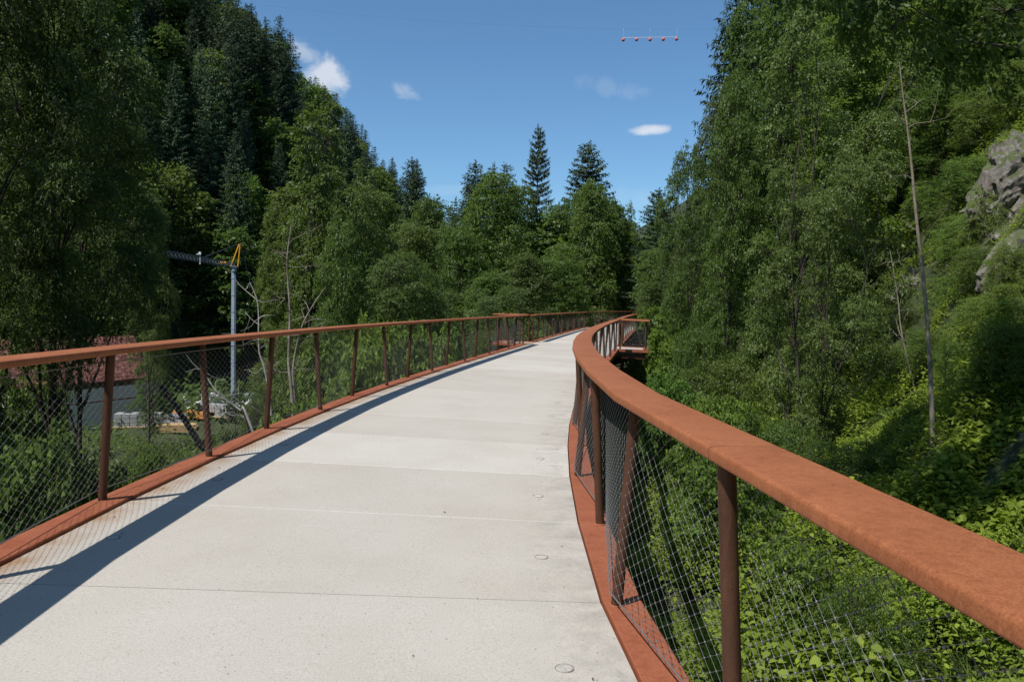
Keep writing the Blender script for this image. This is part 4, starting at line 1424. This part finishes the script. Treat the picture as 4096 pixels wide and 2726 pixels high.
cover('undergrowth', 'leafy undergrowth filling the floor of the right hillside wood', 'undergrowth', 70000, ((4, 60), (24, 125)), 0.38, 0.24, M['leaf'], 205, 1.1, keep=lambda x, y: (off_of(x, y) > 6 + np.maximum(0, 46 - y) * .8), tint=(.9, .95, .85))


# dry bits blown on to the deck
rs = np.random.default_rng(301)
k = 90
ss_, oo_ = rs.uniform(2.0, 30.0, k), rs.uniform(-1.8, 1.8, k)
oo_[:50] = np.sign(oo_[:50]) * rs.uniform(1.45, 1.82, 50)
P3 = np.array([list(BP(a, b, 0.004)) for a, b in zip(ss_, oo_)])
az = rs.uniform(0, 6.28, k)
lm = leaf_obj_mesh('leaf_litter', P3, np.stack([np.cos(az), np.sin(az), np.full(k, .12)], -1), np.array([0, 0, 1.0])[None] + rs.normal(0, .15, (k, 3)), rs.uniform(.012, .034, k), rs.uniform(.008, .018, k), M['wood_dark_bits'], 0.15, True)
lo_ = bpy.data.objects.new('leaf_litter', lm)
COL.objects.link(lo_)
tag(lo_, 'dry leaf bits scattered over the pale deck', 'leaf litter', kind='stuff')

# ------------------------------------------------------------------ rocks
def rock(name, label, c, size, seed, rough=1.0, sub=6, rz=0.0):
    """broken limestone: blocks split by cracks, stepped by bedding"""
    bm = bmesh.new()
    bmesh.ops.create_icosphere(bm, subdivisions=sub, radius=1.0)
    off = Vector((seed * 3.1, seed * 1.7, seed * 2.3))
    for v in bm.verts:
        n = v.co.normalized()
        q = Vector((n.x * 0.95, n.y * 0.95, n.z * 1.15)) + off
        q += Vector((mnoise.noise(q * 1.3), mnoise.noise(q * 1.3 + Vector((9, 2, 4))), mnoise.noise(q * 1.3 + Vector((3, 7, 1))))) * 0.35
        dist, pts_ = mnoise.voronoi(q)
        blk = mnoise.cell(pts_[0] * 7.3)
        d2, p2 = mnoise.voronoi(q * 2.9)
        blk2 = mnoise.cell(p2[0] * 5.1)
        crack = 0.6 * math.exp(-max(0.0, dist[1] - dist[0]) / 0.09)
        crack2 = math.exp(-max(0.0, d2[1] - d2[0]) / 0.06)
        f = 1 + rough * (0.30 * (blk - .5) + 0.07 * (blk2 - .5) - 0.14 * crack - 0.045 * crack2 + 0.07 * mnoise.noise(q * 6) + 0.035 * mnoise.noise(q * 15))
        v.co = n * f
    mt = Matrix.Rotation(rz, 3, 'Z') @ Matrix.Rotation(0.3, 3, 'X')
    for v in bm.verts:
        v.co = mt @ Vector((v.co.x * size[0], v.co.y * size[1], v.co.z * size[2]))
    me = bpy.data.meshes.new(name)
    bm.to_mesh(me); bm.free()
    me.materials.append(M['rock'])
    me.polygons.foreach_set('use_smooth', [True] * len(me.polygons))
    me.set_sharp_from_angle(angle=R(24))
    o = bpy.data.objects.new(name, me)
    COL.objects.link(o)
    o.location = c
    tag(o, label, 'rock', 'rocks on the right slope')
    return o


def on_slope(px, py, sink):
    x, y, z = ground_hit(px, py)
    return (x + sink * .7, y + sink * .5, z - sink * .2)


rock('rock_outcrop', 'pale jagged rock outcrop at the right edge above the grass slope', on_slope(4085, 740, .7), (2.0, 1.9, 2.6), 2, 0.75, 6, 0.4)
rock('rock', 'small grey rock patch in the middle of the grass slope', on_slope(3640, 1130, .6), (1.0, 0.9, 0.6), 7, 1.0, 5, 0.2)
rock('rock', 'flat grey rock low on the grass slope', on_slope(3530, 1290, .4), (0.8, 0.7, 0.5), 9, 1.0, 5, 0.2)
rock('rock_outcrop', 'low mossy rock half buried below the pale jagged outcrop at the right edge', on_slope(4060, 1110, .5), (1.0, 0.9, 1.2), 17, 0.8, 5, 0.8)
rock('rock_wall', 'dark mossy rock wall in the gully at the right edge', on_slope(4070, 1900, .35), (0.45, 0.8, 0.7), 11, 1.0, 5, 0.6)

# ------------------------------------------------------------------ house in the valley
M['plaster'] = m_plain('cream_plaster', (0.66, 0.62, 0.52), 0.9, 0, 0.1, 3)
M['sheet'] = m_plain('red_roof_sheet', (0.15, 0.047, 0.034), 0.45, 0.0, 0.2, 2)
M['wood_dark'] = m_plain('dark_timber', (0.06, 0.035, 0.022), 0.8, 0, 0.3, 6)
M['pale_roof'] = m_plain('pale_roof', (0.42, 0.33, 0.31), 0.7, 0, 0.2, 4)


def m_tiles():
    mt, t, b = mat_new('red_roof_tiles')
    p = world_pos(t)
    v = t.nodes.new('ShaderNodeTexVoronoi'); v.inputs['Scale'].default_value = 3.6
    t.links.new(p, v.inputs['Vector'])
    c = ramp(t, v.outputs['Color'], [(0.2, (0.09, 0.032, 0.024)), (0.5, (0.17, 0.058, 0.040)), (0.85, (0.26, 0.105, 0.070))])
    t.links.new(c.outputs['Color'], b.inputs['Base Color'])
    b.inputs['Roughness'].default_value = 0.8
    bump(t, b, v.outputs['Distance'], 0.8, 0.1)
    return mt


M['tiles'] = m_tiles()
hz_ = -8.2
uax = Vector((0.414, 0.910, 0)); nax = Vector((-0.910, 0.414, 0))
hc = Vector((-28.2, 64.0, 0)) - uax * 6.5 + nax * 4.2
hc.z = hz_
house = empty('house', hc, 'house with red tiled roof and cream walls low at the left behind the trees', 'house', rz=math.atan2(0.910, 0.414))
LE, WI, EV, RI = 12.4, 7.2, 3.0, 6.7
mb = MB()
mb.add([(-LE / 2, -WI / 2, -1), (LE / 2, -WI / 2, -1), (LE / 2, WI / 2, -1), (-LE / 2, WI / 2, -1), (-LE / 2, -WI / 2, EV), (LE / 2, -WI / 2, EV), (LE / 2, WI / 2, EV), (-LE / 2, WI / 2, EV), (-LE / 2, 0, RI - .25), (LE / 2, 0, RI - .25)],
       [(0, 1, 5, 4), (2, 3, 7, 6), (1, 2, 6, 9, 5), (3, 0, 4, 8, 7), (3, 2, 1, 0)])
mb.build('wall', M['plaster'], house)
ro = MB()
ov = 0.75
sl_z = (RI - EV) / (WI / 2)
for sgn in (-1, 1):
    def rp(x, f, th):                              # f: 0 eave, 1 ridge
        yy = sgn * (WI / 2 + ov) * (1 - f)
        zz = RI - (WI / 2 + ov) * (1 - f) * sl_z
        return Vector((x, yy, zz + th))
    xs = (-LE / 2 - .5, LE / 2 + .5)
    ro.hexa([rp(xs[0], .27, -.12), rp(xs[1], .27, -.12), rp(xs[1], 1, -.12), rp(xs[0], 1, -.12)], [rp(xs[0], .27, 0), rp(xs[1], .27, 0), rp(xs[1], 1, 0), rp(xs[0], 1, 0)])
ro.build('roof', M['tiles'], house)
for sgn in (-1, 1):
    mb = MB()
    mb.hexa([rp(xs[0], 0, -.10), rp(xs[1], 0, -.10), rp(xs[1], .268, -.10), rp(xs[0], .268, -.10)] if sgn == 1 else [Vector((p.x, -p.y, p.z)) for p in (rp(xs[0], 0, -.10), rp(xs[1], 0, -.10), rp(xs[1], .268, -.10), rp(xs[0], .268, -.10))],
            [rp(xs[0], 0, -.02), rp(xs[1], 0, -.02), rp(xs[1], .268, -.02), rp(xs[0], .268, -.02)] if sgn == 1 else [Vector((p.x, -p.y, p.z)) for p in (rp(xs[0], 0, -.02), rp(xs[1], 0, -.02), rp(xs[1], .268, -.02), rp(xs[0], .268, -.02))])
    for k in range(20):
        x_ = xs[0] + (k + .5) * (xs[1] - xs[0]) / 20
        a, b_ = rp(x_, 0.005, .0), rp(x_, .262, .0)
        if sgn < 0: a.y, b_.y = -a.y, -b_.y
        mb.beam(a, b_, (.05, .05))
    mb.build('roof_sheet', M['sheet'], house)
    mb = MB()
    e = rp(0, 0, -.12)
    yy = abs(e.y) * sgn
    mb.tube([(xs[0], yy + sgn * .06, e.z), (xs[1], yy + sgn * .06, e.z)], .07, 8)
    mb.build('gutter', M['wood_dark'], house)
shed = empty('shed', (-36.4, 70.0, -8.1), 'small shed with pale roof and dark timber wall just right of the house', 'shed', rz=1.1)
mb = MB(); mb.box((0, 0, 1.2), (3.6, 3.6, 3.6)); mb.build('wall', M['wood_dark'], shed)
mb = MB()
for sgn in (-1, 1):
    q0 = [Vector((-2.2, sgn * 2.3, 2.6)), Vector((2.2, sgn * 2.3, 2.6)), Vector((2.2, 0.0, 4.3)), Vector((-2.2, 0.0, 4.3))]
    mb.hexa([p - Vector((0, 0, .1)) for p in q0], q0)
mb.build('roof', M['pale_roof'], shed)

# ------------------------------------------------------------------ crane
M['galv'] = m_plain('galvanised_steel', (0.40, 0.48, 0.56), 0.5, 0.4, 0.15, 3)
M['steel_dark'] = m_plain('dark_blue_steel', (0.13, 0.15, 0.175), 0.5, 0.3, 0.2, 3)
M['yellow'] = m_plain('yellow_paint', (0.75, 0.36, 0.03), 0.45, 0.0, 0.1, 3)
M['white'] = m_plain('white_paint', (0.75, 0.75, 0.73), 0.6, 0.0, 0.08, 3)
cxx, cyy = spot(936, 70)
zj = height_at(936, 1085, 70)
crane = empty('tower_crane', (cxx, cyy, -8.1), 'slender grey tower crane with yellow top frame standing in the valley at left', 'crane')
H_m = zj - (-8.1)
mb = MB()
mb.box((-.06, 0, H_m / 2), (0.27, 0.27, H_m))
for z in np.arange(1.2, H_m, 1.5):
    mb.box((-.06, 0, z), (0.32, 0.32, 0.06))
mb.build('mast', M['galv'], crane)
mb = MB()
mb.box((0.15, -0.05, H_m / 2), (0.10, 0.12, H_m - .6)); mb.tube([(0.33, .1, .5), (0.33, .1, H_m - .3)], .016, 5)
for z in np.arange(1, H_m - .5, .9): mb.beam((.12, -.02, z), (.34, .1, z), .02)
mb.build('mast_ladder', M['steel_dark'], crane)
mb = MB(); mb.tube([(0, 0, H_m), (0, 0, H_m + .35)], 0.24, 14); mb.box((0, 0, H_m + .40), (0.6, 0.6, .14)); mb.build('slewing_ring', M['galv'], crane)
# jib: triangular lattice, swings towards the bridge
x2, y2 = spot(585, 50)
jd = (Vector((x2, y2, 0)) - Vector((cxx, cyy, 0)))
JL = jd.length; jd.normalize(); jl = Vector((-jd.y, jd.x, 0))
mb = MB()
zb = H_m + .35
hj = 0.42
nseg = 26
for k in range(nseg):
    a, b_ = jd * (JL * k / nseg), jd * (JL * (k + 1) / nseg)
    for sd in (-1, 1):
        mb.beam(a + jl * sd * .28 + Vector((0, 0, zb)), b_ + jl * sd * .28 + Vector((0, 0, zb)), .026)
        md = (a + b_) / 2 + Vector((0, 0, zb + hj))
        mb.beam(a + jl * sd * .28 + Vector((0, 0, zb)), md, .018)
        mb.beam(b_ + jl * sd * .28 + Vector((0, 0, zb)), md, .018)
    mb.beam(a + jl * .28 + Vector((0, 0, zb)), b_ - jl * .28 + Vector((0, 0, zb)), .03)
    mb.beam((a + b_) / 2 + Vector((0, 0, zb + hj)), jd * (JL * (k + 1.5) / nseg) + Vector((0, 0, zb + hj)), .035)
mb.build('jib', M['steel_dark'], crane)
# apex frame, leaning away from the jib
ap = Vector((0.42, 0.2, zb + 2.15))
mb = MB()
mb.tube([(-.28, -.1, zb), ap + Vector((-.05, 0, -.05)), ap + Vector((.05, 0, 0)), (.26, .2, zb)], .06, 8)
mb.build('apex_frame', M['yellow'], crane)
mb = MB()
tip = jd * JL * 0.42 + Vector((0, 0, zb + hj))
mb.tube([ap, tip], .022, 5); mb.tube([ap, Vector((1.0, 1.2, zb - 1.0)), Vector((.9, 1.0, 0.4))], .018, 5)
mb.build('guy_rope', M['steel_dark'], crane)
mb = MB(); tz = jd * JL * 0.47 + Vector((0, 0, zb))
mb.box(tz + Vector((0, 0, .22)), (.06, .06, hj + .4)); mb.box(tz + Vector((0, 0, hj + .24)), (.16, .16, .20)); mb.box(tz + Vector((-.12, -.05, hj + .16)), (.24, .12, .06)); mb.build('trolley', M['white'], crane)
mb = MB(); tz = jd * JL * 0.16 + Vector((0, 0, zb + hj * .7)); mb.box(tz, (.5, .3, .14)); mb.build('warning_plate', M['yellow'], crane)
mb = MB(); mb.box((-0.1, 0, 0.35), (3.0, 3.0, 0.3)); mb.box((1.1, .9, .9), (.7, .7, .8)); mb.box((-1.1, -.9, .9), (.7, .7, .8)); mb.build('ballast', M['white'], crane)

# ------------------------------------------------------------------ building materials on the valley floor
M['timber'] = m_plain('fresh_timber', (0.50, 0.33, 0.15), 0.8, 0, 0.25, 5)
M['orange'] = m_plain('orange_pallet', (0.62, 0.26, 0.06), 0.7, 0, 0.2, 5)
M['rusty'] = m_plain('rusty_beam', (0.17, 0.055, 0.03), 0.8, 0, 0.3, 3)
M['grey_st'] = m_plain('grey_building_stone', (0.34, 0.33, 0.32), 0.9, 0, 0.3, 6)


def item(name, label, cat, px, py, d, build, group='building materials in the valley'):
    x, y = spot(px, d)
    z = gz(x, y)
    o = empty(name, (x, y, z), label, cat, group, rz=random.uniform(-.4, .4))
    build(o)
    return o


def b_bags(o):
    for k, (x, y, z) in enumerate(((-.55, 0, .62), (.55, .1, .60), (0, 0, 1.32))):
        bm = bmesh.new(); bmesh.ops.create_cube(bm, size=1.0); bmesh.ops.bevel(bm, geom=bm.edges[:], offset=.16, segments=3, affect='EDGES')
        for v in bm.verts: v.co = Vector((v.co.x * 1.0 * (1 + .1 * math.sin(v.co.z * 3)), v.co.y * .9, v.co.z * .72)) + Vector((x, y, z))
        me = bpy.data.meshes.new('sack'); bm.to_mesh(me); bm.free(); me.materials.append(M['white'])
        s_ = bpy.data.objects.new('sack', me); COL.objects.link(s_); s_.parent = o
    mb_ = MB()
    for k in range(5): mb_.box((-.9 + k * .45, 0, .2), (.14, 1.1, .1))
    for yy in (-.45, 0, .45): mb_.box((0, yy, .09), (2.1, .12, .12))
    mb_.build('pallet', M['timber'], o)


def b_timber(mat, n=5, ln=3.2):
    def f(o):
        mb_ = MB()
        for r_ in range(4):
            for k in range(n): mb_.box((random.uniform(-.15, .15), -.5 + k * .22, .22 + r_ * .14), (ln, .19, .11), random.uniform(-.02, .02))
        mb_.build('plank_stack', mat, o)
        for x in (-1, 1):
            mb_ = MB(); mb_.box((x, 0, .08), (.12, 1.2, .12)); mb_.build('bearer', M['wood_dark'], o)
    return f


def b_beam(o):
    mb_ = MB()
    for yy in (0, .5): 
        mb_.box((0, yy, .45), (5.5, .28, .04)); mb_.box((0, yy, .05), (5.5, .28, .04)); mb_.box((0, yy, .25), (5.5, .05, .36))
    mb_.build('steel_section', M['rusty'], o)


def b_blocks(o):
    mb_ = MB()
    for r_ in range(3):
        for k in range(6):
            for j in range(2):
                if random.random() < .86: mb_.box((-1.4 + k * .54, -.3 + j * .6, .2 + r_ * .32), (.5, .55, .29), random.uniform(-.05, .05))
    mb_.build('block_stack', M['grey_st'], o)
    mb_ = MB(); mb_.box((0, 0, .03), (3.4, 1.4, .05)); mb_.build('pallet', M['timber'], o)


item('sack_stack', 'white sacks stacked on a pallet at the back of the building site', 'sacks', 735, 1610, 68, b_bags)
item('sack_stack', 'white sacks on a pallet right behind the second railing post', 'sacks', 835, 1640, 66, b_bags)
item('timber_stack', 'orange timber stack beside the second railing post', 'timber', 775, 1670, 63, b_timber(M['orange']))
item('timber_stack', 'pale plank stack in front of the orange timber', 'timber', 712, 1730, 57, b_timber(M['timber'], 5, 2.6))
item('steel_beams', 'rust brown steel beams lying left of the white sacks', 'steel beams', 650, 1640, 65, b_beam)
item('stone_stack', 'grey stone blocks stacked in the front of the building site', 'stone blocks', 560, 1735, 57, b_blocks)
item('stone_stack', 'grey blocks between the rusty beams and the plank stack', 'stone blocks', 670, 1710, 60, b_blocks)
item('stone_stack', 'grey blocks beside the crane foot', 'stone blocks', 860, 1670, 63, b_blocks)

# ------------------------------------------------------------------ warning balls on the overhead line
M['ball'] = m_plain('red_orange_ball', (0.62, 0.13, 0.09), 0.5, 0, 0.06, 3)
DB = 140.0
bx = [ray(p, 160)[0] / ray(p, 160)[1] * DB for p in (2493, 2546, 2600, 2653, 2706)]
zb_ = [height_at(p, q_, DB) for p, q_ in ((2493, 160), (2546, 159), (2600, 159), (2653, 158), (2706, 157))]
mk = empty('warning_marker', (bx[2], DB, zb_[2]), 'row of five red warning balls hanging on a rod high in the sky', 'warning balls')
o0 = Vector((bx[2], DB, zb_[2]))
for x, z in zip(bx, zb_):
    bm = bmesh.new(); bmesh.ops.create_uvsphere(bm, u_segments=20, v_segments=12, radius=.30)
    me = bpy.data.meshes.new('ball'); bm.to_mesh(me); bm.free(); me.materials.append(M['ball'])
    me.polygons.foreach_set('use_smooth', [True] * len(me.polygons))
    b_ = bpy.data.objects.new('ball', me); COL.objects.link(b_); b_.parent = mk; b_.location = Vector((x, DB, z)) - o0
mb = MB(); mb.tube([Vector((bx[0], DB, zb_[0] + .36)) - o0, Vector((bx[4], DB, zb_[4] + .36)) - o0], .045, 6); mb.build('rod', M['white'], mk)
zc = height_at(2600, 118, DB)
for k in (0, 2, 4):
    mb = MB(); mb.tube([Vector((bx[k], DB, zb_[k] + .36)) - o0, Vector((bx[k], DB, zc + (k - 2) * .03)) - o0], .010, 4)
    mb.box(Vector((bx[k], DB, zc + (k - 2) * .03)) - o0, (.10, .06, .12)); mb.build('hanger', M['white'], mk)
cp = []
for x in np.linspace(-75, 110, 40):
    cp.append((x, DB, zc + 0.0022 * (x - bx[2]) ** 2 * 0.35 + 0.012 * (x - bx[2])))
mb = MB(); mb.tube(cp, .009, 4, False)
cb_ = mb.build('overhead_cable', M['steel_dark'])
tag(cb_, 'thin overhead cable across the sky carrying the red warning balls', 'cable')
